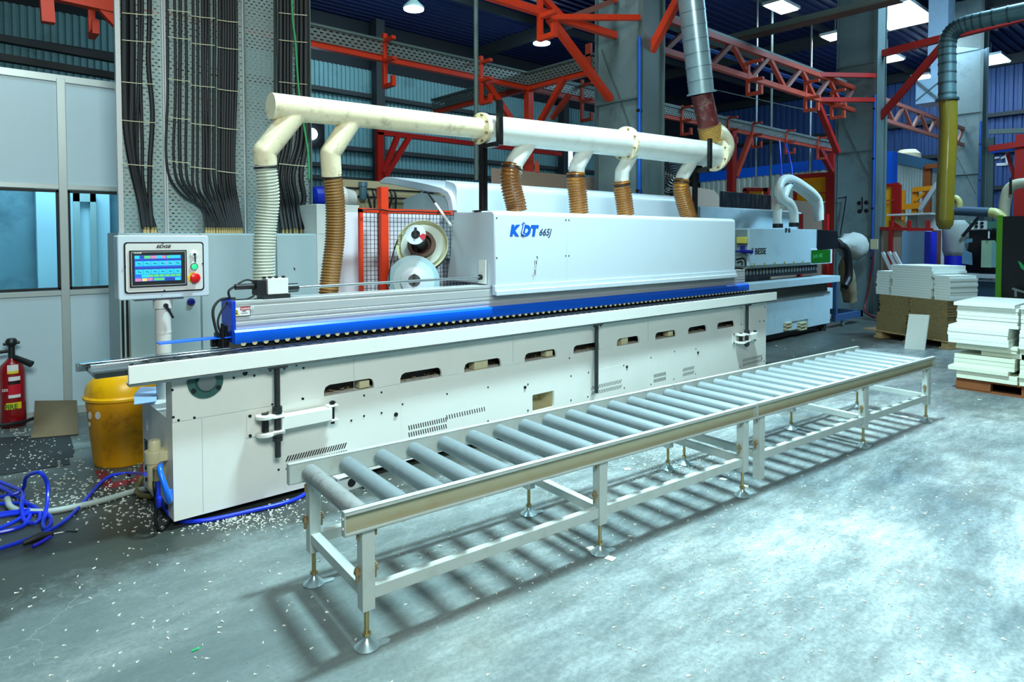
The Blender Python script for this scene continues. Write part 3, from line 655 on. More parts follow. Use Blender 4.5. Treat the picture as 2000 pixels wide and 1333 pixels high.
hose('air_hose', [(-.05, yy-.10, zt_-.12), (-.07, yy-.17, zt_-.13), (-.05, yy-.22, zt_-.24), (-.03, yy-.20, zt_-.31), (-.02, yy-.16, zt_-.26)], .016, lightblue, 'short light blue hose looping out of the beige air filter unit')
G = lambda px, py, h=.015: at(px, py, z=FL+h)
hose('air_hose', [(-.07, yy-.115, zt_-.17), (-.07, yy-.12, zt_-.35), (-.07, yy-.14, FL+.2), G(322, 990, .10), G(345, 1016, .02), G(395, 1018), G(480, 1001), G(572, 978), G(620, 950), G(700, 915)], .014, bluehose, 'dark blue air hose dropping from the filter unit and running under the white machine')
hose('air_hose', [(-.09, yy-.12, zt_-.2), (-.09, yy-.13, FL+.25), G(305, 985, .12), G(305, 1026, .02), G(318, 1034), G(334, 1010, .03), G(322, 985, .12)], .010, black, 'black hose looping down beside the blue hose at the left end of the white machine')
# ================================================================== OPERATOR PANEL
op = thing('operator_console', 'white operator panel with blue touch screen on a white post', 'control panel', (.1, .62, .585))
PY = .62
px0, px1 = at(230, 520, y=PY).x, at(408, 520, y=PY).x; pz0, pz1 = at(320, 583, y=PY).z, at(320, 460, y=PY).z
print('panel', px0, px1, pz0, pz1)
m = MB(); m.prism([(a, PY, b_) for a, b_ in rrect(px0, pz0, px1, pz1, .015)], (0, .13, 0)); m.build('housing', white2, op, bevel=.006)
fx0, fx1 = at(242, 520, y=PY).x, at(398, 520, y=PY).x; fz0, fz1 = at(320, 571, y=PY).z, at(320, 473, y=PY).z
m = MB(); m.prism([(a, PY-.004, b_) for a, b_ in rrect(fx0, fz0, fx1, fz1, .02)], (0, .004, 0)); m.build('gasket_frame', ink, op)
m = MB(); m.prism([(a, PY-.008, b_) for a, b_ in rrect(fx0+.009, fz0+.009, fx1-.009, fz1-.009, .016)], (0, .006, 0)); fp = m.build('face_plate', white_cab, op)
W_, H_ = fx1-fx0, fz1-fz0
bx, ex, bz, ez = at(252, 520, y=PY).x, at(364, 520, y=PY).x, at(308, 560, y=PY).z, at(308, 489, y=PY).z
m = MB(); m.box(bx, PY-.018, bz, ex, PY-.006, ez); bz_ = m.build('screen_bezel', black, op, bevel=.004)
m = MB(); i_ = .010
for a in ((bx+i_, bz+i_, ex-i_, bz+i_+.002), (bx+i_, ez-i_-.002, ex-i_, ez-i_), (bx+i_, bz+i_, bx+i_+.002, ez-i_), (ex-i_-.002, bz+i_, ex-i_, ez-i_)): m.box(a[0], PY-.0195, a[1], a[2], PY-.018, a[3])
m.build('bezel_line', inkwhite, bz_)
s0, s1, t0, t1 = at(263, 520, y=PY-.02).x, at(354, 520, y=PY-.02).x, at(308, 549, y=PY-.02).z, at(308, 499, y=PY-.02).z
sc = MB().box(s0, PY-.021, t0, s1, PY-.018, t1).build('touch_screen', scr_b, op)
SW, SH = s1-s0, t1-t0
def tiles(lst, mat, name):
    m = MB()
    for a, b_, c, d in lst: m.box(s0+a*SW, PY-.0222, t0+b_*SH, s0+c*SW, PY-.021, t0+d*SH)
    m.build(name, mat, sc)
tiles([(.015+i*.165, .60, .17+i*.165, .78) for i in range(6)]+[(.015+i*.165, .28, .17+i*.165, .46) for i in range(6)]+[(0, .87, .1, 1), (.46, .88, .58, 1), (.75, .88, .98, 1), (.14, .15, .28, .27), (.86, .0, .98, .12)], scr_c, 'screen_button')
tiles([(.28+i*.12, .16, .385+i*.12, .26) for i in range(6)]+[(.2, .88, .33, .99), (.68, .88, .75, .99), (.4, .02, .62, .12)], scr_g, 'green_screen_button')
tiles([(.34, .88, .46, .99), (.58, .88, .66, .99), (.01, .01, .13, .12), (.26, .02, .37, .13), (.672, .595, .682, .785), (.825, .595, .835, .785)], scr_p, 'pink_screen_button')
tiles([(.15, .01, .25, .12)], scr_y, 'yellow_screen_button'); tiles([(.11, .89, .2, .98), (.64, .01, .85, .12), (.0, .80, 1, .86), (.0, .47, 1, .55)], scr_n, 'navy_screen_bar')
m = MB()
for r0 in (.68, .36):
    for i in range(6): m.bar((s0+(.06+i*.165)*SW, PY-.0228, t0+(r0+.02)*SH), (s0+(.13+i*.165)*SW, PY-.0228, t0+(r0-.01)*SH), .004, .001, (0, 1, 0))
m.build('screen_icon', ink, sc)
p = at(305, 484.5, y=PY-.009); text('EDGE', 'panel_lettering', ink, fp, (p.x, PY-.0095, p.z), .026, shear=.3, offset=.0008, depth=.0006, sx=1.3)
p = at(261, 496, y=PY-.019); text('HUGE', 'bezel_lettering', inkwhite, bz_, (p.x, PY-.0188, p.z), .012, offset=.0003, depth=.0004, sx=1.4)
def knob(px, py, prof, mat, name, par): p = at(px, py, y=PY-.01); m = MB(); m.lathe((p.x, PY-.008, p.z), prof, (0, -1, 0), 24); return m.build(name, mat, par)
knob(379, 497, [(.026, 0), (.024, .008), (.012, .012)], inkwhite, 'key_switch', op)
p = at(380, 497, y=PY-.02); m = MB(); m.lathe((p.x, PY-.02, p.z), [(.009, 0), (.008, .01)], (0, -1, 0), 12); m.bar((p.x, PY-.03, p.z), (p.x+.002, PY-.026, p.z-.055), .008, .003, (0, 1, 0)); m.build('key', darksteel, op)
knob(379, 521, [(.024, 0), (.024, .008), (.017, .009)], chrome, 'lamp_ring', op); knob(379, 521, [(.019, .004), (.019, .014), (.012, .018)], greenlamp, 'start_button', op)
knob(378, 543, [(.036, 0), (.035, .004)], inkyel, 'stop_collar', op); p = at(380, 543, y=PY-.02); m = MB(); m.lathe((p.x, PY-.012, p.z), [(.018, 0), (.02, .012), (.032, .016), (.033, .026), (.02, .034)], (0, -1, 0), 24); m.build('emergency_stop_button', pm('stop_red', (226, 22, 22), .3), op)
m = MB()
for px, py in ((318, 475), (321, 568), (244, 521), (396, 515)): p = at(px, py, y=PY-.008); m.cyl((p.x, PY-.012, p.z), (p.x, PY-.004, p.z), .006, 8)
m.build('face_screw', ink, op)
xp = at(318, 600, y=PY+.06).x; zp = at(318, 590, y=PY).z
m = MB(); m.box(xp-.17, PY+.02, pz0-.012, xp+.12, PY+.11, pz0-.0); m.build('mount_plate', steel, op, bevel=.003)
m = MB(); m.cyl((xp, PY+.06, pz0-.07), (xp, PY+.06, pz0-.012), .058, 20); m.build('mount_collar', white_cab, op)
m = MB(); m.cyl((xp, PY+.06, .583), (xp, PY+.06, pz0-.05), .048, 20); m.cyl((xp, PY+.06, 1.02), (xp, PY+.06, 1.035), .05, 20); m.build('post', white_cab, op)
m = MB(); p = at(324, 597, y=PY-.01); m.cyl((p.x, PY, p.z), (p.x, PY-.02, p.z), .014, 12); m.cyl((p.x, PY-.02, p.z), (p.x+.04, PY-.02, p.z-.085), .008, 10); m.build('clamp_lever', black, op)
# ================================================================== OVERHEAD EXTRACTION DUCT
DY = .50
dc = thing('extraction_duct', 'cream horizontal dust extraction duct running above the white hood with bolted flanges', 'duct', (3.6, DY, 2.6))
def dp(px, py, y=DY): return at(px, py, y=y)
A0, A1, B1, C1 = dp(530, 207), dp(940, 251.5), dp(1222, 281), dp(1400, 303)
def rad(px, pa, pb): return (dp(px, pa).z-dp(px, pb).z)/2
rA0, rA1 = rad(530, 181.4, 233), rad(922, 229.6, 269.6); rB0, rB1 = rad(984, 229.7, 283.5), rad(1200, 256, 308); rC = rad(1380, 277, 326)
print('duct r', rA0, rA1, rB0, rB1, rC)
rA = (rA0+rA1)/2
MB().cyl(A0, A1, rA0, 32, rA1).build('pipe_section', cream, dc)
m = MB(); m.cyl(A0-V((.006, 0, 0)), A0, rA0*1.01, 32); m.build('end_cap', inkwhite if False else cream, dc)
MB().cyl(A1, B1, rB0, 32, rB1).build('pipe_section', creamwhite, dc)
MB().cyl(B1, C1, rB1, 32, rC).build('pipe_section', creamwhite, dc)
axd = (C1-A0).normalized()
def flange(c, R_, n=8):
    m = MB(); m.cyl(c-axd*.022, c+axd*.022, R_, 32); f = m.build('flange', cream, dc, bevel=.003)
    u = axd.orthogonal().normalized(); w_ = axd.cross(u); m = MB()
    for k in range(n):
        t = 2*PI*(k+.5)/n; p = c+(u*math.cos(t)+w_*math.sin(t))*(R_*.86); m.cyl(p-axd*.04, p+axd*.04, .011, 6)
    m.build('flange_bolt', rust, f)
flange(A1, rad(940, 220, 282)*1.0); flange(B1, rad(1222, 250, 313)*1.06); flange(C1-V((.06, 0, 0)), rad(1400, 270, 334)*1.02)
def branch(att, elb, end, r_, mat):
    m = MB(); P = [dp(*att), dp(*elb, y=DY+.03), dp(*end, y=DY+.05)]
    m.cyl(P[0]+V((0, 0, .03)), P[1], r_, 24); m.sweep([P[1]-(P[1]-P[2]).normalized()*-.0, P[2]], r_, 24); m.lathe(P[1], [(r_*math.cos(a), r_*math.sin(a)) for a in [(-PI/2+PI*k/10) for k in range(11)]], (0, 0, 1), 24)
    m.build('branch_pipe', mat, dc)
def pxr(px, py, r_px, y): return r_px/FPX*((at(px, py, y=y)-CAM).dot(FF))
def flex(path, r_px, body, rib, label, pitch, amp=.006, ys=None, sub=None):
    ys = ys or [DY+.05]*len(path); P = smooth_path([at(px, py, y=y) for (px, py), y in zip(path, ys)], 40)
    L_ = sum((P[i+1]-P[i]).length for i in range(len(P)-1)); r_ = pxr(*path[0], r_px, ys[0])
    n = int(L_/pitch); t = thing('flexible_hose', label, 'hose', P[-1])
    seg = []; d = 0; tot = n*6; acc = [0]
    for i in range(len(P)-1): acc.append(acc[-1]+(P[i+1]-P[i]).length)
    Q = []; j = 0
    for k in range(tot+1):
        s_ = L_*k/tot
        while j < len(P)-2 and acc[j+1] < s_: j += 1
        Q.append(P[j].lerp(P[j+1], (s_-acc[j])/max(1e-6, acc[j+1]-acc[j])))
    MB().sweep(Q, lambda i: r_-amp*.5+amp*.5*math.cos(2*PI*i/6), 24).build('hose_wall', body, t, ang=80)
    # helix wire
    H = []; u = None
    for i in range(n*12+1):
        f_ = i/(n*12)*(len(Q)-1); a = int(min(f_, len(Q)-2)); p = Q[a].lerp(Q[a+1], f_-a); dd = (Q[min(a+2, len(Q)-1)]-Q[max(a-1, 0)]).normalized()
        u = dd.orthogonal().normalized() if u is None else (u-dd*u.dot(dd)).normalized(); w_ = dd.cross(u); th = 2*PI*i/12
        H.append(p+(u*math.cos(th)+w_*math.sin(th))*(r_+.0015))
    MB().sweep(H, pitch*.22, 5).build('spiral_rib', rib, t, ang=80)
    p, q = Q[8], Q[11]; MB().sweep([p, q], r_+.008, 24).build('hose_clamp', darksteel, t)
    return t
branch((583, 222), (517, 296), (518, 320), pxr(517, 300, 22.4, DY), cream)
branch((692, 235), (645, 300), (648, 345), pxr(645, 300, 19.6, DY), cream)
branch((1040, 272), (1005, 318), (1002, 338), pxr(1010, 300, 17.4, DY), creamwhite)
branch((1152, 285), (1127, 325), (1126, 340), pxr(1130, 300, 15.7, DY), creamwhite)
branch((1238, 298), (1215, 335), (1214, 358), pxr(1220, 300, 14.0, DY), creamwhite)
branch((1352, 318), (1333, 345), (1331, 356), pxr(1335, 320, 12.9, DY), creamwhite)
ZH = 1.893
flex([(518, 318), (521, 350), (524, 390), (519, 440), (515, 500), (514, 575)], 20.5, whitehose, whiterib, 'white ribbed flexible hose, leftmost of the hoses under the cream duct', .022, ys=[.55, .56, .58, .6, .6, .6])
flex([(648, 338), (652, 370), (655, 410), (654, 470), (648, 520), (638, 600)], 18.5, tanhose, amberrib, 'long tan ribbed flexible hose, second from the left under the cream duct', .022, ys=[.55, .56, .58, .6, .6, .6])
def low(px, y): # pixel row of hood top at that column
    return 409+(px-963)*.0385-.5
flex([(1000, 322), (997, 345), (1000, 372), (1007, 398), (1009, 412)], 20, amberd, amberrib, 'amber ribbed hose entering the hood top nearest its lettering', .026)
flex([(1125, 338), (1125, 355), (1128, 380), (1131, 417)], 18, amber, amberrib, 'amber ribbed hose above the middle of the white hood, third from its right end', .026)
flex([(1213, 354), (1215, 370), (1219, 395), (1222, 420)], 16.5, amber, amberrib, 'amber ribbed hose below the middle bolted flange of the cream duct', .026)
flex([(1331, 352), (1330, 366), (1335, 390), (1346, 426)], 15.5, amber, amberrib, 'amber ribbed hose bending onto the right end of the white hood', .026)
# right elbow, ribbed collar, riser
e0 = C1; m = MB(); up = dp(1391, 262)
P = smooth_path([C1-V((.02, 0, 0)), dp(1404, 301), dp(1410, 285), dp(1401, 268), dp(1389, 262)], 8)
m.sweep(P, rC*1.0, 28); 
m.build('end_elbow', cream, dc)
for k in range(5):
    P2 = dp(1405-k*3.5, 280-k*4.2); 
m = MB(); a, b_ = dp(1391, 276), dp(1385, 246)
n = 10; rr_ = pxr(1388, 260, 23, DY)
m.sweep([a.lerp(b_, k/(n*4)) for k in range(n*4+1)], lambda i: rr_-.008+.008*math.cos(2*PI*i/4), 26); m.build('ribbed_collar', tanhose, dc, ang=80)
rs = thing('riser_duct', 'spiral galvanised riser duct with maroon lower piece leaning up to the roof', 'duct', dp(1385, 250))
a, b_ = dp(1385, 250), dp(1370, 182); MB().cyl(a, b_, pxr(1375, 210, 20.5, DY), 28).build('maroon_sleeve', maroon, rs)
c = dp(1350, 0); d = (c-b_); top = b_+d*1.9; rg = pxr(1360, 100, 24.5, DY)
MB().cyl(b_, top, rg, 30, rg*1.03).build('galvanised_pipe', galv, rs)
m = MB(); n = int(d.length*1.9/.16)
for k in range(n+1): p = b_.lerp(top, k/n); m.cyl(p-d.normalized()*.004, p+d.normalized()*.004, rg*1.05, 30)
m.build('spiral_seam', galv, rs)
m = MB(); m.cyl(b_-d.normalized()*.01, b_+d.normalized()*.01, rg*1.17, 30); m.build('duct_collar', galv, rs)
def stand(pxa, pya, pyb, pxarm, armt, armb, label, w_=.05):
    t = thing('duct_support_stand', label, 'stand', at(pxa, pyb, y=.48)); p0 = at(pxa, pyb, y=.48); p0.z = ZH+.001; z1 = at(pxa, pya, y=.48).z
    m = MB(); m.box(p0.x-w_*.62, .46, p0.z, p0.x-.004, .50, z1); m.box(p0.x+.004, .46, p0.z, p0.x+w_*.62, .50, z1); m.build('upright', blackm, t)
    MB().box(p0.x-.08, .42, ZH+.0005, p0.x+.08, .54, ZH+.008).build('base_plate', blackm, t)
    q = at(pxarm, armb, y=.32); qt = at(pxarm, armt, y=.32)
    m = MB(); m.box(q.x-.025, .30, q.z, q.x+.025, .34, qt.z); m.build('cradle_arm', blackm, t)
    m = MB(); m.bar((p0.x, .48, z1-.01), (q.x, .32, q.z+.015), .04, .035); m.box(p0.x-.03, .30, z1-.03, p0.x+.03, .50, z1+.005); m.build('cradle_base', blackm, t)
stand(944, 284, 410, 976, 196, 283, 'black steel stand on the left end of the white hood cradling the cream duct', .055)
stand(1357, 333, 424, 1386, 271, 329, 'black steel stand on the right end of the white hood cradling the cream duct', .05)
# ================================================================== CABINETS BEHIND THE PANEL
CYF = 2.0; CZ = 1.70
def cabx(px, y=CYF): return at(px, 520, y=y).x
edges = [cabx(232), cabx(391), cabx(539), cabx(622)]
cl = ['grey electrical cabinet behind the operator panel, leftmost of the row', 'grey electrical cabinet behind the leftmost white hose, middle of the row', 'narrow grey electrical cabinet between the white hose and the tall white locker']
cabs = []
for i in range(3):
    x0, x1 = edges[i], edges[i+1]; t = thing('electrical_cabinet', cl[i], 'cabinet', ((x0+x1)/2, CYF+.2, FL), group='row of grey electrical cabinets'); cabs.append(t)
    m = MB(); m.box(x0, CYF, FL+.001, x1-.002, CYF+.46, CZ); m.build('body', grey_paint, t)
    xd = x0 + (.07 if i == 0 else .006)
    MB().box(xd, CYF-.02, FL+.12, x1-.008, CYF-.001, CZ-.012).build('door', grey_paint, t, bevel=.003)
    if i == 0:
        m = MB(); m.box(x0+.012, CYF-.004, FL+.12, x0+.03, CYF, CZ-.02); m.box(x0+.045, CYF-.004, FL+.12, x0+.062, CYF, CZ-.02); m.build('door_gasket', ink, t)
        p = at(373, 590, y=CYF-.02); m = MB(); m.lathe((p.x, CYF-.02, p.z), [(.034, 0), (.034, .01), (.022, .03)], (0, -1, 0), 18); m.build('rotary_switch', pm('dark_blue_knob', (20, 24, 110), .3), t)
    if i == 2:
        p = at(575, 525, y=CYF-.02); m = MB(); m.bar((p.x-.005, CYF-.022, p.z+.01), (p.x+.004, CYF-.022, p.z-.012), .008, .004, (0, 1, 0)); m.build('scratch_mark', ink, t)
x0, x1 = cabx(620, 1.97), cabx(703, 1.97); zt3 = at(660, 400, y=1.97).z
t = thing('tall_cabinet', 'tall off-white steel cabinet with key locks beside the orange fence', 'cabinet', ((x0+x1)/2, 2.2, FL))
MB().box(x0, 1.97, FL+.001, x1, 2.42, zt3).build('body', white_cab, t, bevel=.004)
m = MB()
for py in (457, 516): z = at(670, py, y=1.97).z; m.box(x0+.02, 1.9685, z-.002, x1-.02, 1.971, z+.002)
m.build('door_gap', grey_paint, t)
for py in (452, 510):
    p = at(695, py, y=1.965); m = MB(); m.box(p.x-.02, 1.95, p.z-.008, p.x+.025, 1.97, p.z+.008); m.cyl((p.x+.02, 1.945, p.z-.03), (p.x+.02, 1.95, p.z-.03), .022, 12); m.bar((p.x+.02, 1.947, p.z-.03), (p.x+.022, 1.947, p.z-.08), .012, .003, (0, 1, 0)); m.build('lock', ink, t)
p = at(694, 556, y=1.965); m = MB(); m.box(p.x-.02, 1.95, p.z-.06, p.x+.02, 1.97, p.z+.06); m.build('latch_handle', darksteel, t, bevel=.004)
# trays
TY = 2.44
def tx(px, y=TY): return at(px, 100, y=y).x
tr = [(224, 316, 'narrow perforated steel cable tray rising at the left edge of the cabinets'), (319, 472, 'wide perforated steel cable tray crowded with black cables behind the operator panel'), (474, 536, 'bare perforated steel sheet beside the wide cable tray'), (540, 603, 'perforated cable tray full of thick black cables behind the duct end')]
trays = []
for i, (a, b_, lb) in enumerate(tr):
    x0, x1 = tx(a), tx(b_); t = thing('cable_tray', lb, 'cable tray', ((x0+x1)/2, TY, CZ), group='perforated cable trays above the cabinets'); trays.append(t)
    MB().box(x0, TY, CZ+.002, x1, TY+.003, 6.5).build('perforated_sheet', perf, t)
    m = MB(); m.box(x0-.004, TY-.045, CZ+.002, x0+.008, TY+.004, 6.5); m.box(x1-.008, TY-.045, CZ+.002, x1+.004, TY+.004, 6.5)
    if i == 0: m.box(x0-.004, TY-.05, CZ+.002, x0+.035, TY-.045, 6.5)
    m.build('side_rail', alum if i < 2 else greymid, t)
def cable(pts, r_px, grp, lb, ys=None, mat=black):
    ys = ys or [TY-.05]*(len(pts)-1)+[TY-.16]
    P = [at(px, py, y=y) for (px, py), y in zip(pts, ys)]; P = [P[0]+V((0, 0, 1.6))]+P; P[-1].z = CZ+.045
    return tag(MB().tube(P, r_px/FPX*7.2, 7, 5).build('power_cable', mat), lb, 'cable', grp)
GL = []
g1 = 'black cables strapped on the narrow tray'
for k, (pts, r_) in enumerate([([(243, 0), (244, 150), (247, 245), (258, 320), (274, 390), (283, 436)], 5.2), ([(258, 0), (258, 200), (257, 260), (264, 330), (281, 400), (289, 436)], 5.2), ([(272, 0), (271, 150), (268, 260), (271, 340), (284, 395), (299, 438)], 2.4), ([(278, 0), (275, 150), (278, 280), (279, 350), (290, 400), (304, 438)], 2.4), ([(292, 0), (290, 120), (298, 220), (293, 320), (293, 390), (297, 438)], 3.4)]):
    cable(pts, r_, g1, ['thick black cable at the left edge of the narrow perforated tray', 'thick black cable bundled against the left edge cable of the narrow tray', 'thin black cable strapped in the middle of the narrow tray', 'thin black cable strapped in the middle of the narrow tray', 'single black cable bending on the right side of the narrow tray'][k]); GL.append(pts[-1])
g2 = 'black cables strapped on the wide tray'
xs2 = [(327, 338), (341, 345), (352, 356), (363, 362), (377, 377), (386, 386), (396, 398), (402, 404), (408, 409), (419, 418), (429, 428), (436, 434), (441, 438), (446, 443), (451, 448), (456, 453), (461, 457)]
gl2 = [403, 408, 413, 418, 424, 429, 434, 438, 442, 446, 450, 454, 458, 462, 466, 469, 472]
for k, ((a, b_), g) in enumerate(zip(xs2, gl2)):
    if k < 4: pts = [(a, 0), (a+random.uniform(-1, 3), 180), (a-3+k, 290), (a+4, 345+k*3), (a+28, 380+k*2), (g-24, 395+k*3), (g-6, 412), (g, 440)]
    else: pts = [(a, 0), (a+random.uniform(-1, 1), 150), (b_, 290), (b_+1, 350+random.uniform(0, 20)), ((b_+g)/2, 400), (g, 440)]
    cable(pts, random.choice([2.0, 2.3, 2.6]) if k < 11 else 2.5, g2, 'black cable strapped on the wide perforated tray, sweeping right to the cabinet glands' if k < 4 else 'thin black cable hanging nearly straight on the wide perforated tray'); GL.append(pts[-1])
g3 = 'thick dark cables on the tray behind the duct end'
for k, (a, b_, g, r_) in enumerate([(537, 536, 515, 1.8), (548, 540, 553, 4.2), (556, 545, 560, 3), (562, 552, 567, 3), (568, 560, 575, 2.4), (580, 565, 580, 3.2), (588, 575, 588, 4), (597, 590, 596, 4.8)]):
    pts = [(a, 0), (a, 160), (a+1, 270), (b_-2, 340), (b_+4, 385), (g-6, 410), (g, 440)]
    cable(pts, r_, g3, 'thick dark cable on the tray behind the duct end, fanning out to the cabinet glands'); GL.append(pts[-1])
tag(MB().tube([at(px, py, y=TY-.10)+V((0, 0, dz)) for px, py, dz in ((570, 0, 1.5), (570, 0, 0), (577, 80, 0), (583, 170, 0), (592, 235, 0), (602, 300, 0), (604, 350, 0))], .010, 7, 6).build('green_cable', pm('green_cable', (40, 160, 90), .5)), 'bright green cable hanging down the tray behind the duct end', 'cable')
for g in sorted(set(GL)):
    p = at(g[0], g[1], y=TY-.16); c_ = cabs[0] if p.x < edges[1] else cabs[1] if p.x < edges[2] else cabs[2]
    m = MB(); m.cyl((p.x, TY-.16, CZ), (p.x, TY-.16, CZ+.03), .022 if g[0] < 295 else .016, 6); m.cyl((p.x, TY-.16, CZ+.03), (p.x, TY-.16, CZ+.055), .017 if g[0] < 295 else .012, 10); m.build('cable_gland', brass, c_)
for i, t, rngs in ((0, trays[0], (238, 303)), (1, trays[1], (322, 468)), (3, trays[3], (545, 600))):
    for j, py in enumerate((25, 78, 160, 235, 320)):
        if i == 1: spans = [(322+6, 372, py-6), (372, 420, py+6), (425, 466, py+14)]
        else: spans = [(rngs[0], rngs[1], py)]
        m = MB()
        for a, b_, yy_ in spans: m.tube([at(a, yy_, y=TY-.082), at((a+b_)/2, yy_+3, y=TY-.092), at(b_, yy_+5, y=TY-.082)], .004, 5, 4)
        m.build('cable_tie', beige, t)
# blue motor and pipe board behind
p = at(605, 386, y=2.75); q = at(668, 389, y=2.75); t = thing('electric_motor', 'blue electric motor with white fan cowl above the tall white cabinet', 'motor', (p.x, 2.75, 2.0))
zc = p.z; m = MB(); m.lathe((p.x, 2.75, zc), [(.08, 0), (.125, .04), (.13, .1), (.13, q.x-p.x)], (1, 0, 0), 28); m.build('motor_body', pm('motor_blue', (16, 50, 190), .35), t)
m = MB(); m.lathe((q.x, 2.75, zc), [(.14, -.05), (.15, 0), (.125, .04), (.10, .14), (.06, .15)], (1, 0, 0), 28); m.build('fan_cowl', white_cab, t)
MB().box(p.x+.05, 2.68, 1.9, q.x-.05, 2.82, zc-.1).build('motor_foot', darksteel, t)
MB().box(p.x, 2.6, FL, q.x+.2, 2.9, 1.9).build('motor_pedestal', grey_paint, t)
t = thing('pipe_board', 'beige board carrying small air pipes behind the orange fence', 'pipework', (4, 3.2, FL)); a, b_ = at(640, 360, y=3.2), at(880, 412, y=3.2)
MB().box(a.x, 3.2, FL, b_.x, 3.24, at(700, 352, y=3.2).z).build('board', beige, t)
m = MB()
for px in (692, 716, 728, 735, 742, 762, 770): p = at(px, 372, y=3.16); m.tube([(p.x, 3.16, p.z), (p.x, 3.12, p.z-.08), (p.x+random.uniform(-.05, .05), 3.12, p.z-.25)], .014, 6)
p = at(660, 366, y=3.15); q = at(860, 376, y=3.15); m.cyl((p.x, 3.15, p.z), (q.x, 3.15, p.z), .012, 8); m.cyl((p.x, 3.15, p.z-.10), (q.x, 3.15, p.z-.1), .012, 8); m.build('air_pipe', darksteel, t)
p = at(709, 375, y=3.1); m = MB(); m.lathe((p.x, 3.1, p.z-.1), [(.03, 0), (.045, .02), (.045, .16), (.055, .165), (.055, .22)], (0, 0, 1), 16); m.build('filter_bottle', pm('smoky_blue', (90, 130, 150), .3), t)
p = at(832, 385, y=3.1); m = MB(); m.tor((p.x, 3.1, p.z), .09, .03, (0, 1, .2)); m.build('coiled_hose', darksteel, t)
# fence
FY = 1.12
ft = thing('mesh_guard_fence', 'orange framed wire mesh guard fence behind the tape reels', 'fence', (2.9, FY, FL))
ta, tb = at(703, 406, y=FY), at(884, 416, y=FY); zt4 = (ta.z+tb.z)/2; pa, pb = at(742, 460, y=FY), at(756, 460, y=FY)
m = MB(); m.box(ta.x, FY, zt4-.03, tb.x, FY+.04, zt4+.01); m.box(ta.x, FY, 1.0, tb.x, FY+.04, 1.04); m.box(ta.x, FY, FL, ta.x+.03, FY+.04, zt4); m.build('rail_frame', orange, ft)
zp = at(750, 366, y=FY).z; MB().box(pa.x, FY-.03, FL, pb.x, FY+.05, zp).build('post', orange, ft)
m = MB(); x = ta.x+.03
while x < tb.x+.4: m.box(x-.002, FY+.012, 1.0, x+.002, FY+.016, zt4); x += .040
z = 1.04
while z < zt4: m.box(ta.x, FY+.008, z-.002, tb.x+.4, FY+.012, z+.002); z += .040
m.build('wire_mesh', black, ft)
m = MB(); m.tube([(ta.x, FY-.04, zt4-.01)]+[at(px, py, y=FY-.04) for px, py in ((740, 409), (765, 413), (800, 413), (842, 415), (880, 416))], .006, 6); m.build('tied_cable', ink, ft)
tag(MB().box(ta.x-.1, FY+.25, .2, tb.x+.6, FY+.27, zt4-.02).build('white_sheet', cloth), 'white cloth sheet hanging directly behind the wire mesh fence', 'sheet')
# reels
def reel(lb, rear, ry, front, fy, rr, fr, mid=None, extra=None):
    R0, F0 = at(*rear, y=ry), at(*front, y=fy); ax = (F0-R0).normalized(); L_ = (F0-R0).length; D_ = (R0-CAM).dot(FF)
    t = thing('tape_reel', lb, 'reel', R0); k = D_/FPX
    return R0, F0, ax, L_, t, k
R0, F0, ax, L_, t, k = reel('upper edge tape reel with large beige back ring and small white front disc', (826, 482), 1.0, (812, 459), .74, 52, 20)
m = MB(); m.lathe(R0, [(40*k, .0), (50*k, .0), (51*k, .05), (50*k, .05), (44*k, .012), (40*k, .012)], ax, 48); m.build('back_ring', pm('reel_beige', (196, 196, 158), .4), t)
m = MB(); m.lathe(R0, [(44*k, -.06), (48*k, -.06), (48*k, -.001), (44*k, -.001)], ax, 40, False); m.build('outer_band', black, t)
m = MB(); m.lathe(R0+ax*.03, [(42*k, 0), (42*k, .012), (18*k, .012)], ax, 44); m.build('tape_disc', pm('reel_grey', (196, 204, 190), .4), t)
m = MB(); m.lathe(R0+ax*.045, [(27*k, 0), (27*k, .05), (20*k, .052), (20*k, 0)], ax, 36); m.build('brown_tape_core', pm('brown_tape', (96, 70, 56), .6), t)
m = MB(); m.lathe(R0+ax*.05, [(12*k, 0), (12*k, L_-.07)], ax, 20); m.build('spindle', darksteel, t)
m = MB(); kf = (F0-CAM).dot(FF)/FPX; m.lathe(F0, [(9*kf, 0), (20*kf, 0), (20*kf, .01), (9*kf, .012), (9*kf, 0)], ax, 36, False); m.build('front_disc', white2, t)
m = MB(); u = ax.cross(V((0, 0, 1))).normalized(); w_ = u.cross(ax); m.bar(F0+ax*.02-w_*.03, F0+ax*.02+w_*.06, .022, .014, ax); m.build('locking_tab', ink, t)
u2 = u if u.dot(RR) > 0 else -u
m = MB(); m.prism([F0+ax*.014+u2*(a*kf)+w_*(b_*kf) for a, b_ in ((7, -3), (15, 2), (22, -1), (16, -13))], ax*.001); m.build('red_sticker', inkred, t)
if u.dot(RR) < 0: pass
R1, F1, ax, L_, t, k = reel('lower edge tape reel with pale blue disc half hidden behind the machine beam', (808, 549), .92, (810, 548), .80, 50, 27)
m = MB(); m.lathe(R1, [(50*k, 0), (50*k, .012), (20*k, .02)], ax, 44); m.build('back_disc', pm('reel_blue', (150, 190, 200), .35), t)
m = MB(); m.lathe(R1, [(40*k, .013), (40*k, .03), (28*k, .03)], ax, 40); m.build('tape_roll', pm('reel_pale', (190, 214, 218), .35), t)
m = MB(); m.lathe(R1, [(12*k, .03), (26*k, .03), (26*k, .075), (12*k, .08), (12*k, .03)], ax, 36, False); m.build('front_disc', white2, t)
m = MB(); m.lathe(R1, [(11.5*k, .02), (11.5*k, .07)], ax, 24); m.build('hub', darksteel, t)
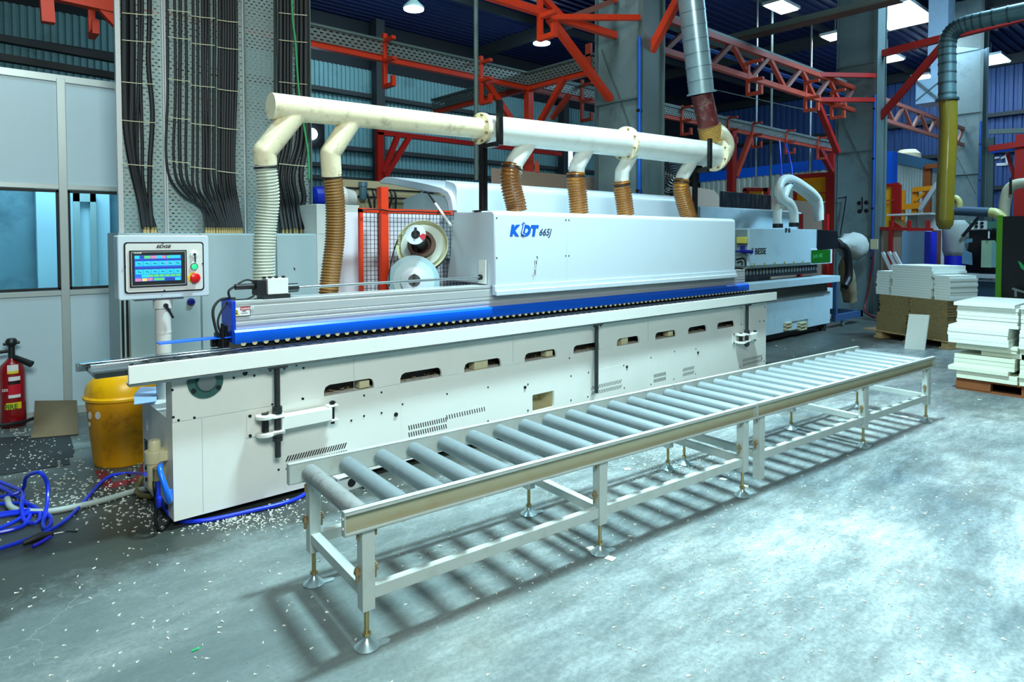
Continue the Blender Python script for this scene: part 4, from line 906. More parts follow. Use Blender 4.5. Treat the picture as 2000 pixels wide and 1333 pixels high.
m = MB(); u = ax.cross(V((0, 0, 1))).normalized(); w_ = u.cross(ax); m.bar(R1+ax*.09-w_*.03, R1+ax*.09+w_*.06, .022, .014, ax); m.build('locking_tab', ink, t)
tag(MB().tube([at(776, 470, y=.98), at(768, 495, y=.97), at(761, 530, y=.95), at(760, 560, y=.93)], .006, 6).build('loose_wire', black), 'thin black wire hanging beside the tape reels', 'wire')
# ================================================================== ROLLER CONVEYORS
cD, cV = V((math.cos(CDY), math.sin(CDY), 0)), V((-math.sin(CDY), math.cos(CDY), 0))
def conveyor(u0, u1, legs, nofoot, n, label, first, roll_at):
    vf = -1.735; org = cD*u0+cV*vf; t = thing('roller_conveyor', label, 'conveyor', (org.x, org.y, FL), CDY, 'roller conveyor units standing end to end', local=True)
    L_ = u1-u0; W = .72; zt = .608; zb = .508
    for nm, s_, y_ in (('front_rail', 1, 0), ('back_rail', -1, W)):
        m = MB(); a = y_; 
        m.box(0, min(a, a+s_*.034), zt-.006, L_, max(a, a+s_*.034), zt); m.box(0, min(a, a+s_*.034), zb, L_, max(a, a+s_*.034), zb+.006)
        m.box(0, min(a+s_*.028, a+s_*.034), zb, L_, max(a+s_*.028, a+s_*.034), zt)
        m.box(0, min(a, a+s_*.003), zt-.016, L_, max(a, a+s_*.003), zt); m.box(0, min(a, a+s_*.003), zb, L_, max(a, a+s_*.003), zb+.014)
        r_ = m.build(nm, conv, t, bevel=.0015)
        m = MB(); m.box(.002, min(a+s_*.0265, a+s_*.028), zb+.007, L_-.002, max(a+s_*.0265, a+s_*.028), zt-.007); m.build('channel_web', convweb, r_)
    for nm, uu in (('end_plate', 0), ('end_plate', L_-.004)):
        for y_ in (0, W-.034): 
            m = MB(); m.box(uu, y_, zb, uu+.004, y_+.034, zt)
            e_ = m.build(nm, conv, t)
            if uu == 0 and y_ == 0 and first:
                m = MB(); m.cyl((-.003, .017, zb+.03), (.001, .017, zb+.03), .006, 8); m.cyl((-.003, .017, zb+.07), (.001, .017, zb+.07), .006, 8); m.build('bolt_hole', inkwhite, e_)
    r0 = None
    for i in range(n):
        x = roll_at-u0+i*.1885
        if x > L_-.04: break
        if i == 0 or r0 is None:
            m = MB(); m.lathe((x, .040, .560), [(.012, 0), (.012, .012), (.034, .012), (.040, .016), (.041, .02), (.041, W-.10), (.034, W-.096), (.012, W-.094), (.012, W-.08)], (0, 1, 0), 20)
            o = m.build('roller', rollerw if first else roller, t); r = o
            m = MB(); m.lathe((x, .046, .560), [(.030, 0), (.032, .004), (.018, .005)], (0, 1, 0), 16); cap = m.build('roller_cap', brass if first else rust, o)
            if not first: r0 = o; bx_ = x
            elif i == 0:
                first_done = True
                x2 = x+.1885; m = MB(); m.lathe((x2, .040, .560), [(.012, 0), (.012, .012), (.034, .012), (.040, .016), (.041, .02), (.041, W-.10), (.034, W-.096), (.012, W-.094), (.012, W-.08)], (0, 1, 0), 20)
                r0 = m.build('roller', roller, t); m = MB(); m.lathe((x2, .046, .560), [(.030, 0), (.032, .004), (.018, .005)], (0, 1, 0), 16); m.build('roller_cap', rust, r0); bx_ = x2
        elif first and i == 1: continue
        else:
            c = r0.copy(); scene.collection.objects.link(c); c.parent = t; c.location = (x-bx_, 0, 0)
            for ch in r0.children: d_ = ch.copy(); scene.collection.objects.link(d_); d_.parent = c
    for uu in legs:
        for y_ in (.02, W-.08):
            x = uu-u0; foot = (uu not in nofoot) or y_ > .1
            zl = .165 if foot else .075
            m = MB(); m.box(x-.028, y_, zl, x+.028, y_+.055, zb); lg = m.build('leg', conv, t, bevel=.002)
            yo = y_+.0275
            for s_ in (-1, 1):
                m = MB(); m.box(min(x+s_*.05, x+s_*.028), yo-.012, .318, max(x+s_*.05, x+s_*.028), yo+.012, .330); m.cyl((x+s_*.04, yo, .285), (x+s_*.04, yo, .35), .007, 6); m.cyl((x+s_*.04, yo, .33), (x+s_*.04, yo, .343), .012, 6); m.build('leg_clamp', rust, lg)
                m = MB(); m.cyl((x+s_*.04, yo-.01, zb-.04), (x+s_*.04, yo-.01, zb), .006, 6); m.build('rail_bolt', rust, lg)
            if foot:
                m = MB(); m.cyl((x, yo, .03), (x, yo, zl), .010, 10); m.cyl((x, yo, .05), (x, yo, .064), .018, 6); m.build('threaded_rod', brass, lg)
                m = MB(); m.lathe((x, yo, .001), [(.05, 0), (.052, .004), (.030, .022), (.016, .036), (.012, .045)], (0, 0, 1), 24); m.prism([(x+.03, yo-.03, .001), (x+.085, yo-.032, .001), (x+.10, yo-.018, .001), (x+.095, yo-.002, .001), (x+.03, yo+.02, .001)], (0, 0, .004)); m.build('foot_pad', zinc, lg)
            elif True: pass
        m = MB(); m.box(uu-u0-.022, .075, .215, uu-u0+.022, W-.08, .262); m.build('cross_stretcher', conv, t, bevel=.002)
    ls = sorted(legs)
    for a, b_ in zip(ls[:-1], ls[1:]):
        for y_ in (.028, W-.072): m = MB(); m.box(a-u0+.028, y_, .205, b_-u0-.028, y_+.038, .258); m.build('side_stretcher', conv, t, bevel=.002)
    return t
conveyor(.335, 3.183, [.445, 1.79, 3.09], [], 16, 'grey roller conveyor nearest the camera, with a wrapped worn first roller', True, .43)
conveyor(3.188, 6.03, [3.275, 4.75, 5.955], [3.275], 16, 'grey roller conveyor further away, ending toward the stacked boards', False, 3.27)
# ================================================================== LEFT CORNER: BIN, EXTINGUISHER, FLOOR THINGS
bc = V((.05, 1.60, FL)); zr_ = at(200, 775, y=1.5).z; print('bin rim', zr_)
t = thing('waste_bin', 'yellow plastic waste bin with domed swing lid and brown stains', 'bin', bc); n = 60
m = MB(); rings = []
for z, r_ in ((FL+.001, .205), (FL+.03, .21), (zr_-.10, .247), (zr_-.09, .252), (zr_-.02, .256)):
    rings.append([m.bm.verts.new((bc.x+math.cos(2*PI*k/n)*(r_+(.004 if k % 6 == 0 and z < zr_-.095 else 0)), bc.y+math.sin(2*PI*k/n)*(r_+(.004 if k % 6 == 0 and z < zr_-.095 else 0)), z)) for k in range(n)])
for i in range(4):
    for k in range(n): m.bm.faces.new((rings[i][k], rings[i][(k+1) % n], rings[i+1][(k+1) % n], rings[i+1][k]))
m.bm.faces.new(rings[0][::-1]); m.build('bucket', yellow, t, ang=25)
m = MB(); m.lathe((bc.x, bc.y, zr_-.02), [(.262, -.015), (.272, -.01), (.274, .008), (.262, .02), (.25, .02)], (0, 0, 1), 48); m.build('rim', yellowlid, t)
m = MB(); rings = []; vd = RR.copy(); vd.z = 0; vd.normalize()
zpk = .235
for j in range(13):
    f_ = j/12; r_ = .26*math.cos(f_*PI/2*.98); z = zpk*math.sin(f_*PI/2); ring = []
    for k in range(48):
        a = 2*PI*k/48; p = V((math.cos(a)*r_, math.sin(a)*r_, 0)); s_ = p.dot(vd); zz = min(z, .03+(s_+.255)*.82); ring.append(m.bm.verts.new((bc.x+p.x, bc.y+p.y, zr_+max(zz, 0 if j == 0 else .002))))
    rings.append(ring)
for i in range(12):
    for k in range(48): m.bm.faces.new((rings[i][k], rings[i][(k+1) % 48], rings[i+1][(k+1) % 48], rings[i+1][k]))
m.bm.faces.new(rings[-1]); m.build('domed_lid', yellowlid, t, ang=28)
nn = V((-vd.x*.82, -vd.y*.82, 1)).normalized(); tt_ = V((vd.x, vd.y, .82)).normalized(); sd = nn.cross(tt_); cc = bc+V((0, 0, zr_-FL+.03))+vd*-.255
m = MB(); m.prism([cc+tt_*a+sd*b_+nn*.003 for a, b_ in ((.05, -.10), (.22, -.16), (.26, .0), (.22, .16), (.05, .10))], nn*.004); m.build('swing_flap', partition, t)
sgr = V((-.31, -.95, 0)).normalized()
m = MB()
def onbin(px, py):
    d_ = (at(px, py, y=1)-CAM).normalized(); 
    # meet the bucket cone approx as cylinder r=.25
    o = CAM-bc; a = d_.x**2+d_.y**2; b_ = 2*(o.x*d_.x+o.y*d_.y); c_ = o.x**2+o.y**2-.247**2; s_ = (-b_-math.sqrt(max(0, b_*b_-4*a*c_)))/(2*a); return CAM+d_*s_
for px, py, rr1 in ((177, 812, 8), (192, 812, 8), (176, 829, 5)):
    c_ = onbin(px, py); nrm = (c_-bc); nrm.z = 0; nrm.normalize(); u = nrm.cross(V((0, 0, 1))); k = 4.6/FPX; m.prism([c_+nrm*.004+u*math.cos(a_)*rr1*k*.8+V((0, 0, math.sin(a_)*rr1*k)) for a_ in [2*PI*q_/14 for q_ in range(14)]], nrm*.002)
m.build('worn_sticker', inkwhite, t)
# extinguisher
ec = at(25, 829, z=FL); ec = V((ec.x, min(ec.y, WY-.13), FL)); er = .098
def ez(py): return at(25, py, y=ec.y).z
t = thing('fire_extinguisher', 'red fire extinguisher standing against the white partition with FIRE sticker', 'fire extinguisher', ec)
m = MB(); zt5 = ez(704)-FL; m.lathe(ec, [(er*.9, .001), (er, .02), (er, zt5-.09), (er*.85, zt5-.04), (er*.5, zt5-.005), (er*.3, zt5+.02)], (0, 0, 1), 32); m.build('cylinder_body', red, t)
m = MB(); m.cyl(ec+V((0, 0, zt5)), ec+V((0, 0, zt5+.14)), .026, 14); m.lathe(ec+V((0, 0, zt5+.13)), [(.03, 0), (.045, .02), (.045, .05), (.03, .07), (.0, .075)], (0, 0, 1), 16); m.cyl(ec+V((-.06, 0, zt5+.15)), ec+V((.06, -.02, zt5+.16)), .013, 8); m.build('valve', darksteel, t)
hz = ez(693); q1 = at(62, 712, y=ec.y-.12); m = MB(); m.cyl(V((ec.x+.02, ec.y-.03, zt5+FL+.03)), q1, .022, 12, .030); m.build('carry_handle', black, t)
m = MB(); m.tube([ec+V((-.02, -.02, zt5+.09)), ec+V((-.12, -.03, zt5+.08)), ec+V((-.3, -.05, zt5+.03)), ec+V((-.42, -.05, zt5-.2)), ec+V((-.3, -.12, .1)), ec+V((0, -.17, .06)), ec+V((.16, -.02, .05)), ec+V((.25, -.02, .05))], .015, 8); m.build('discharge_hose', black, t)
def wrap(px0, py0, px1, py1, mat, name, off=.002):
    zA, zB = ez(py1), ez(py0); m = MB(); kk = (V((25, 0, 0)))
    def ang(px):
        d_ = (at(px, 760, y=ec.y)-V((ec.x, ec.y, 0))); s_ = max(-.98, min(.98, d_.x*math.cos(YAW)*1.30/er)); return math.asin(s_)
    a0, a1 = ang(px0), ang(px1); base = math.atan2(CAM.y-ec.y, CAM.x-ec.x); N = 10; A = []; B = []
    for i in range(N+1):
        th = base+a0+(a1-a0)*i/N; p = ec+V((math.cos(th), math.sin(th), 0))*(er+off); A.append((p.x, p.y, zA)); B.append((p.x, p.y, zB))
    va = [m.bm.verts.new(p) for p in A]; vb = [m.bm.verts.new(p) for p in B]
    for i in range(N): m.bm.faces.new((va[i], va[i+1], vb[i+1], vb[i]))
    return m.build(name, mat, t)
wrap(15, 710, 37, 726, inkwhite, 'round_top_label'); wrap(15, 722, 37, 727, inkyel, 'yellow_label_band', .0025)
wrap(17, 733, 40, 741, inkwhite, 'maker_label'); wrap(16, 742, 39, 748, ink, 'dark_label_band'); wrap(16, 748, 41, 768, pm('label_red', (205, 16, 44), .4), 'red_label'); wrap(16, 768, 40, 774, inkwhite, 'pictogram_label')
wrap(11, 783, 41, 796, inkyel, 'fire_label')
base = math.atan2(CAM.y-ec.y, CAM.x-ec.x); xd = V((-math.sin(base), math.cos(base), 0)); nn = V((math.cos(base), math.sin(base), 0)); 
text('FIRE', 'fire_lettering', pm('letter_green', (70, 120, 20), .5), t, ec+nn*(er+.004)-xd*-.0+V((0, 0, ez(795)-FL))-xd*.062, .062, xdir=xd, offset=.002, sx=.85, depth=.0006)
text('CO2', 'letter_column', inkwhite, t, ec+nn*(er*.86+.008)-xd*.075+V((0, 0, ez(760)-FL)), .03, xdir=xd, offset=.001, sx=.7, depth=.0006)
# cardboard bent up against the wall, mat, tape
m = MB(); a, b_, c_, d_ = at(60, 857, z=FL+.008), at(153, 849, z=FL+.008), at(152, 820, z=FL+.012), at(66, 828, z=FL+.012)
e_, f_ = at(150, 783, y=WY-.06), at(68, 784, y=WY-.06)
v = [m.bm.verts.new(p) for p in (a, b_, c_, d_, e_, f_)]; m.bm.faces.new(v[:4]); m.bm.faces.new((v[3], v[2], v[4], v[5]))
o = tag(m.build('cardboard_sheet', cardb), 'creased brown cardboard sheet leaning on the partition between bin and extinguisher', 'cardboard'); md = o.modifiers.new('s', 'SOLIDIFY'); md.thickness = .006
def flat(name, pxs, mat, z=.006, **k): 
    P = [at(px, py, z=FL+.0005) for px, py in pxs]; return tag(MB().prism(P, (0, 0, z)).build(name, mat), **k)
flat('rubber_mat', [(-40, 862), (0, 856), (136, 848), (146, 884), (142, 888), (143, 893), (135, 896), (137, 908), (0, 930), (-60, 938)], mat_rub, label='dark rubber floor mat littered with chips, left of the yellow bin', cat='mat')
tp = MB()
tp.prism([at(px, py, z=FL+.0004) for px, py in ((184, 920), (205, 957), (224, 953), (207, 919))], (0, 0, .0012)); tp.prism([at(px, py, z=FL+.0004) for px, py in ((206, 946), (207, 957), (266, 942), (290, 905), (280, 905), (262, 935))], (0, 0, .0012))
tag(tp.build('floor_marking_tape', redtape, ang=30), label='dark red marking tape on the floor in front of the yellow bin', cat='tape')
def fz(px, py, h=.012): return at(px, py, z=FL+h)
tag(MB().tube([fz(-30, 935), fz(0, 952), fz(30, 968), fz(53, 985), fz(58, 1000), fz(55, 1015), fz(40, 1030), fz(-10, 1042), fz(-60, 1050)], .013, 8, 6).build('air_line', bluehose), 'blue air line lying at the left edge, outermost loop of the tangle', 'hose', 'tangled blue air lines on the floor')
zr3 = lambda px, py, h: at(px, py, z=FL+h)
tag(MB().tube([zr3(284, 927, .35)+V((.0, 0, 0)), zr3(255, 925, .02), zr3(220, 929, .015), zr3(195, 945, .015), zr3(160, 985, .015), zr3(130, 1015, .015), zr3(100, 1035, .015), zr3(60, 1052, .015), zr3(0, 1072, .015), zr3(-40, 1084, .015)], .0115, 8, 6).build('air_line', bluehose), 'long blue air line sweeping from the white machine across to the left edge', 'hose', 'tangled blue air lines on the floor')
tag(MB().tube([zr3(-30, 975, .02), zr3(20, 968, .03), zr3(45, 955, .06), zr3(50, 935, .16), zr3(62, 926, .22), zr3(80, 925, .24), zr3(92, 945, .16), zr3(93, 975, .08), zr3(88, 1005, .03), zr3(84, 1025, .015), zr3(90, 1034, .015), zr3(98, 1025, .02), zr3(99, 1012, .02), zr3(88, 1004, .02), zr3(60, 1002, .02), zr3(20, 1006, .02), zr3(-30, 1015, .02)], .0115, 8, 6).build('air_line', bluehose), 'blue air line rising in the tall loop of the tangle', 'hose', 'tangled blue air lines on the floor')
tag(MB().tube([zr3(-30, 985, .02), zr3(10, 985, .02), zr3(50, 984, .03), zr3(74, 996, .02), zr3(78, 1012, .02), zr3(68, 1022, .015), zr3(50, 1020, .015), zr3(44, 1006, .03), zr3(42, 985, .05), zr3(44, 962, .05), zr3(20, 950, .03), zr3(-30, 930, .02)], .0115, 8, 6).build('air_line', bluehose), 'blue air line coiled in the small round loop of the tangle', 'hose', 'tangled blue air lines on the floor')
tag(MB().tube([zr3(-30, 1012, .02), zr3(0, 1004, .03), zr3(30, 1000, .03), zr3(56, 998, .03), zr3(30, 1018, .02), zr3(-30, 1046, .02)], .0115, 8, 6).build('air_line', bluehose), 'blue air line folded back flat at the left edge of the tangle', 'hose', 'tangled blue air lines on the floor')
t = thing('air_blow_gun', 'black air blow gun with thin steel nozzle at the end of the blue line', 'air gun', zr3(90, 1045, 0))
m = MB(); m.sweep([zr3(45, 1062, .025), zr3(60, 1056, .03), zr3(80, 1048, .032), zr3(104, 1043, .028)], lambda i: (.014, .02, .022, .014)[i], 12); m.build('grip', black, t)
m = MB(); m.tube([zr3(64, 1068, .012), zr3(80, 1060, .014), zr3(100, 1048, .02)], .010, 8); m.build('trigger', pm('trigger_blue', (40, 40, 190), .4), t)
m = MB(); m.tube([zr3(104, 1043, .028), zr3(130, 1039, .025), zr3(151, 1040, .02)], .005, 8); m.build('nozzle', chrome, t)
tag(MB().tube([zr3(14, 975, .02), zr3(20, 990, .02), zr3(40, 998, .02), zr3(90, 1000, .02), zr3(140, 992, .02), zr3(200, 978, .02), zr3(270, 958, .02), zr3(310, 955, .02)], .019, 10, 6).build('grey_hose', pm('grey_hose', (170, 182, 176), .45)), 'thick grey hose lying on the floor toward the white machine', 'hose')
tag(MB().tube([zr3(300, 945, .05), zr3(282, 938, .04)+V((0, 0, .03)), zr3(268, 950, .03), zr3(268, 962, .02), zr3(285, 970, .02), zr3(320, 968, .02)], .018, 10, 6).build('olive_hose', pm('olive_stub', (120, 108, 62), .5)), 'short olive hose curling under the air filter unit', 'hose')
t = tag(MB().prism([at(px, py, z=.60) for px, py in ((262, 772), (262, 792), (305, 786), (308, 757), (275, 757))], (0, 0, .004)).build('paper_sheet', pm('pale_blue_paper', (170, 200, 240), .7), origin=None), 'loose pale blue paper sheets on the left ledge under the rail', 'paper')
# ================================================================== FLOOR DEBRIS
def pos_ok(x, y): return not (0 < x < 6.95 and .0 < y < .756)
m = MB()
def flake(x, y, s_, a_, z=FL+.0006):
    s_ *= .72; dx, dy = math.cos(a_)*s_/2, math.sin(a_)*s_/2; wx, wy = -math.sin(a_)*s_*random.uniform(.06, .2), math.cos(a_)*s_*.12
    b_ = [(x-dx-wx, y-dy-wy), (x+dx-wx, y+dy-wy), (x+dx+wx, y+dy+wy), (x-dx+wx, y-dy+wy)]
    lo = [m.bm.verts.new((p[0], p[1], z)) for p in b_]; hi = [m.bm.verts.new((p[0], p[1], z+.002+.004*(i % 2))) for i, p in enumerate(b_)]
    m.bm.faces.new(hi); m.bm.faces.new(lo[::-1])
    for i in range(4): m.bm.faces.new((lo[i], lo[(i+1) % 4], hi[(i+1) % 4], hi[i]))
def cluster(px, py, sx, sy, n, s0_=.012, s1_=.03):
    for _ in range(n):
        a_, b_ = random.gauss(px, sx), random.gauss(py, sy); p = at(a_, b_, z=FL)
        if pos_ok(p.x, p.y): flake(p.x, p.y, random.uniform(s0_, s1_), random.uniform(0, 2*PI), FL+(.0072 if a_ < 150 and 846 < b_ < 940 else .0006))
cluster(450, 1010, 70, 14, 600, .01, .03); cluster(560, 975, 60, 14, 160, .01, .028); cluster(120, 960, 80, 30, 330); cluster(230, 980, 60, 30, 160); cluster(80, 890, 50, 18, 100, .008, .024)
cluster(255, 900, 30, 14, 90); cluster(1320, 900, 50, 22, 420, .01, .03); cluster(1120, 900, 90, 30, 160, .01, .03); cluster(1400, 700, 300, 60, 150, .02, .05); cluster(40, 845, 40, 8, 80)
cluster(900, 1050, 300, 90, 130, .01, .024); cluster(300, 1180, 220, 90, 130, .01, .026); cluster(1500, 1120, 260, 120, 300, .012, .03); cluster(760, 950, 80, 40, 60, .01, .03); cluster(1750, 1000, 160, 120, 160, .012, .03)
tag(m.build('floor_chips', pm('chip_white', (220, 222, 212), .6), origin=(2, 0, FL)), 'scattered pale wood chips and edge trimmings on the concrete floor', 'wood chips', kind='stuff')
for i, (px, py, s_) in enumerate([(953, 1069, 8), (961, 1075, 7), (1154, 1073, 9), (1192, 1092, 10), (1225, 917, 7), (1413, 937, 7), (1455, 950, 7), (1766, 815, 7)]):
    c_ = at(px, py, z=FL+.001); k = (c_-CAM).dot(FF)/FPX; a_ = random.uniform(0, 1.5); u = V((math.cos(a_), math.sin(a_), 0))*s_*k*.8; w_ = V((-math.sin(a_), math.cos(a_), 0))*s_*k*.9
    tag(MB().prism([c_+u+w_, c_-u+w_, c_-u-w_, c_+u-w_], (0, 0, .004)).build('paper_scrap', board), 'small square white scrap lying under the roller conveyors', 'scrap', 'white square scraps on the floor')
p = at(383, 1270, z=FL+.001); tag(MB().prism([p+V((-.02, -.006, 0)), p+V((.012, -.006, 0)), p+V((.02, .008, 0)), p+V((-.01, .01, 0))], (0, 0, .003)).build('green_scrap', pm('green_scrap', (30, 150, 90), .5)), 'tiny green scrap on the foreground floor', 'scrap')
# ================================================================== COLUMNS
def atD(px, py, D): return CAM+((px-1000)/FPX*RR-(py-CY)/FPX*UU+FF)*D
def column(x, label, plates, ptop):
    t = thing('steel_column', label, 'column', (x+.2, 1.9, FL), group='big grey steel columns'); y0, y1 = 1.50, 2.32
    MB().box(x+.03, y0+.02, FL, x+.06, y1-.02, R9).build('web', colgrey, t)
    m = MB(); m.box(x-.0, y0-.03, FL, x+.46, y0, R9); m.box(x-.0, y0, FL, x+.02, y0+.05, R9); m.box(x+.44, y0-.06, FL, x+.46, y0, R9); m.build('front_flange', coldark, t)
    m = MB(); m.box(x-.0, y1, FL, x+.46, y1+.03, R9); m.build('rear_flange', coldark, t)
    m = MB()
    for z in plates: m.box(x-.02, y0+.01, z-.012, x+.4, y1-.01, z+.012)
    m.build('stiffener_plate', coldark, t)
    m = MB(); m.bar((x+.02, y0+.1, 3.0), (x+.02, y1-.1, 4.4), .004, .05, (1, 0, 0)); m.build('weld_mark', coldark, t)
    m = MB(); m.cyl((x-.04, y0+.0, FL+.9), (x-.04, y0+.0, ptop), .026, 12); pp = m.build('compressed_air_pipe', pm('pipe_blue', (24, 96, 196), .4) if 'pipe_blue' not in MATS else MATS['pipe_blue'], t)
    m = MB()
    for z in [1.2+1.1*k for k in range(int((ptop-1.3)/1.1)+1)]: m.box(x-.07, y0-.02, z-.02, x+.02, y0+.03, z+.02)
    m.build('pipe_clip', black, t)
    return t
c1x = 6.30; c2x = 14.62; c3x = 23.0
zpl = at(1200, 199, x=c1x).z
column(c1x, 'grey steel column rising behind the white hood, nearest of the big columns', [zpl], 4.4)
column(c2x, 'grey steel column behind the pale blue-grey second machine, middle of the three big columns', [at(1660, 130, x=c2x).z, at(1660, 297, x=c2x).z, at(1660, 462, x=c2x).z], 4.8)
column(c3x, 'grey steel column behind the olive drop hose, furthest of the big columns', [at(1900, 98, x=c3x).z, at(1900, 220, x=c3x).z, at(1900, 340, x=c3x).z], 5.2)
zz = at(1661, 405, x=c2x+.02)
t = thing('wall_hook', 'thin dark rod hooked on the middle grey column', 'rod', zz); m = MB(); m.tube([at(1637, 388, x=c2x-.06), at(1650, 386, x=c2x-.06), at(1652, 390, x=c2x-.06), at(1641, 460, x=c2x-.06)], .012, 6); m.build('bent_rod', ink, t)
m = MB()
for px, py in ((1678, 397), (1692, 396), (1679, 413), (1692, 412)): c = at(px, py, x=c2x+.028); m.lathe(c, [(.05, 0), (.04, .004)], (-1, 0, 0), 12)
m.bar(at(1684, 385, x=c2x+.02), at(1684, 412, x=c2x+.02), .01, .02); m.build('black_stain', ink, t)
# post beside column 2 / 3
for (x_, pxa, lb) in ((c2x+.55, 1718, 'tall grey channel post right beside the middle column'), (c3x+.6, 1931, 'tall grey channel post right beside the furthest column')):
    p = at(pxa+3, 300, x=x_); tag(MB().box(p.x-.06, p.y-.1, FL, p.x+.06, p.y+.1, 4.75).build('channel_post', greymid), lb, 'post')
# ================================================================== OVERHEAD STEELWORK
BY = 5.0; zb5 = at(800, 122, y=BY).z; print('beam z', zb5)
xc5 = at(1031, 166, y=BY).x
ob = thing('overhead_beam', 'long bright orange overhead beam with hangers crossing above the cream duct', 'beam', (1, BY, zb5))
m = MB(); m.box(-5, BY, zb5-.06, xc5, BY+.10, zb5+.06); m.build('beam', orange, ob)
def hanger(x, y_, z, par, mat, h=.5):
    m = MB(); m.box(x-.035, y_-.05, z-h, x+.035, y_-.0, z+h*.72); m.box(x-.035, y_-.3, z-h, x+.035, y_-.05, z-h+.06); m.box(x-.035, y_-.3, z-h+.06, x+.035, y_-.25, z-h+.16)
    m.box(x-.035, y_-.32, z-.10, x+.035, y_-.05, z-.05); m.box(x-.035, y_-.3, z+.22, x+.035, y_-.05, z+.27); m.build('hanger', mat, par)
for px in (750, 938): hanger(at(px, 120, y=BY).x, BY, zb5, ob, orange)
hanger(.4, BY, zb5, ob, orange)
m = MB(); 
m.bar((xc5-.03, BY+.05, zb5-.02), (at(995, 225, y=BY).x, BY+.05, at(995, 225, y=BY).z), .001, .001) if False else None
a, b_ = at(948, 158, y=BY), at(1003, 240, y=BY); m.bar(a, b_, .08, .10); m.build('knee_brace', orange, ob)
lt = thing('cable_ladder', 'perforated grey cable ladder lying along the long orange beam', 'cable tray', (1, BY, zb5+.3))
zl0, zl1 = at(700, 98, y=BY).z, at(700, 71, y=BY).z
MB().box(-5, BY-.02, zl0, xc5, BY-.017, zl1).build('ladder_side', perf2, lt)
m = MB(); m.box(-5, BY-.05, zl1, xc5, BY+.35, zl1+.035); m.box(-5, BY+.33, zl0, xc5, BY+.35, zl1); m.build('ladder_rim', greymid, lt)
yb = thing('overhead_beam', 'orange overhead beam crossing toward the nearest grey column behind the duct', 'beam', (xc5, 4, zb5))
y_a, y_b = at(1180, 121, x=xc5).y, at(845, 222, x=xc5).y
MB().box(xc5, y_a, zb5-.06, xc5+.1, y_b, zb5+.06).build('beam', orange, yb)
a, b_ = at(1103, 152, x=xc5), at(1055, 238, x=xc5); MB().bar(a, b_, .09, .09).build('knee_brace', orange, yb)
MB().box(xc5-.0, BY-.02, FL, xc5+.13, BY+.11, zb5-.06).build('support_post', orange, yb)
a, b_ = at(1112, 185, x=xc5+.3), at(1078, 232, x=xc5+.3); MB().bar(a, b_, .08, .08).build('knee_brace', orange_dull, yb)
hanger_x = xc5
m = MB(); p = at(1152, 118, x=xc5); m.box(xc5-.05, p.y-.06, zb5-.1, xc5, p.y+.06, zb5+.45); m.build('hanger', orange_dull, yb)
lt = thing('cable_ladder', 'perforated grey cable ladder above the crossing orange beam', 'cable tray', (xc5, 4, zb5+.3))
MB().box(xc5-.02, y_a, zl0, xc5-.017, y_b, zl1).build('ladder_side', perf2y, lt)
m = MB(); m.box(xc5-.05, y_a, zl1, xc5+.35, y_b, zl1+.035); m.box(xc5+.33, y_a, zl0, xc5+.35, y_b, zl1); m.build('ladder_rim', greymid, lt)
rb = thing('overhead_beam', 'dull orange overhead beam running right behind the maroon riser sleeve', 'beam', (12, BY, zb5))
MB().box(xc5+.1, BY, zb5-.06, 22.5, BY+.10, zb5+.05).build('beam', orange_dull, rb)
for px in (1330, 1420, 1468, 1534, 1596): hanger(at(px, 240, y=BY).x, BY, zb5, rb, orange_dull, .42)
p = at(1185, 170, y=BY); hanger(at(1135, 185, y=BY).x, BY, zb5, rb, orange_dull, .5)
p = at(1432, 250, y=BY); MB().box(p.x-.10, BY-.05, FL, p.x+.10, BY+.12, zb5-.05).build('support_post', redsteel, rb)
q = at(1436, 345, y=BY); a = at(1468, 262, y=BY); MB().bar(q, a, .12, .12).build('knee_brace', orange_dull, rb)
q = at(1624, 336, y=BY); a = at(1600, 290, y=BY); MB().bar(q, a, .14, .12).build('knee_brace', redsteel, rb)
p = at(1628, 300, y=BY); MB().box(p.x-.12, BY-.05, FL, p.x+.12, BY+.12, zb5).build('support_post', redsteel, rb)
lt = thing('cable_ladder', 'grey cable ladder above the dull orange beam on the right', 'cable tray', (12, BY, zb5+.3))
MB().box(xc5+.4, BY-.02, zl0, 22.5, BY-.017, zl1).build('ladder_side', perf2, lt)
m = MB(); m.box(xc5+.4, BY-.05, zl1-.03, 22.5, BY+.35, zl1+.035); m.build('ladder_rim', greymid, lt)
# low far frame seen under the cream duct
LY = 4.3; z_ = at(745, 258, y=LY).z
lf = thing('rack_frame', 'dark red steel frame with knee braces seen under the cream duct', 'frame', (4, LY, FL))
xa_ = at(738, 258, y=LY).x; xb_ = at(930, 280, y=LY).x
MB().box(xa_, LY, z_-.04, xb_+2, LY+.08, z_+.03).build('beam', redsteel, lf)
p = at(744, 300, y=LY); MB().box(p.x-.05, LY, FL, p.x+.05, LY+.08, z_).build('support_post', redsteel, lf)
MB().bar(at(778, 262, y=LY), at(748, 338, y=LY), .07, .07).build('knee_brace', redsteel, lf); MB().bar(at(802, 264, y=LY), at(752, 345, y=LY), .07, .07).build('knee_brace', redsteel, lf)
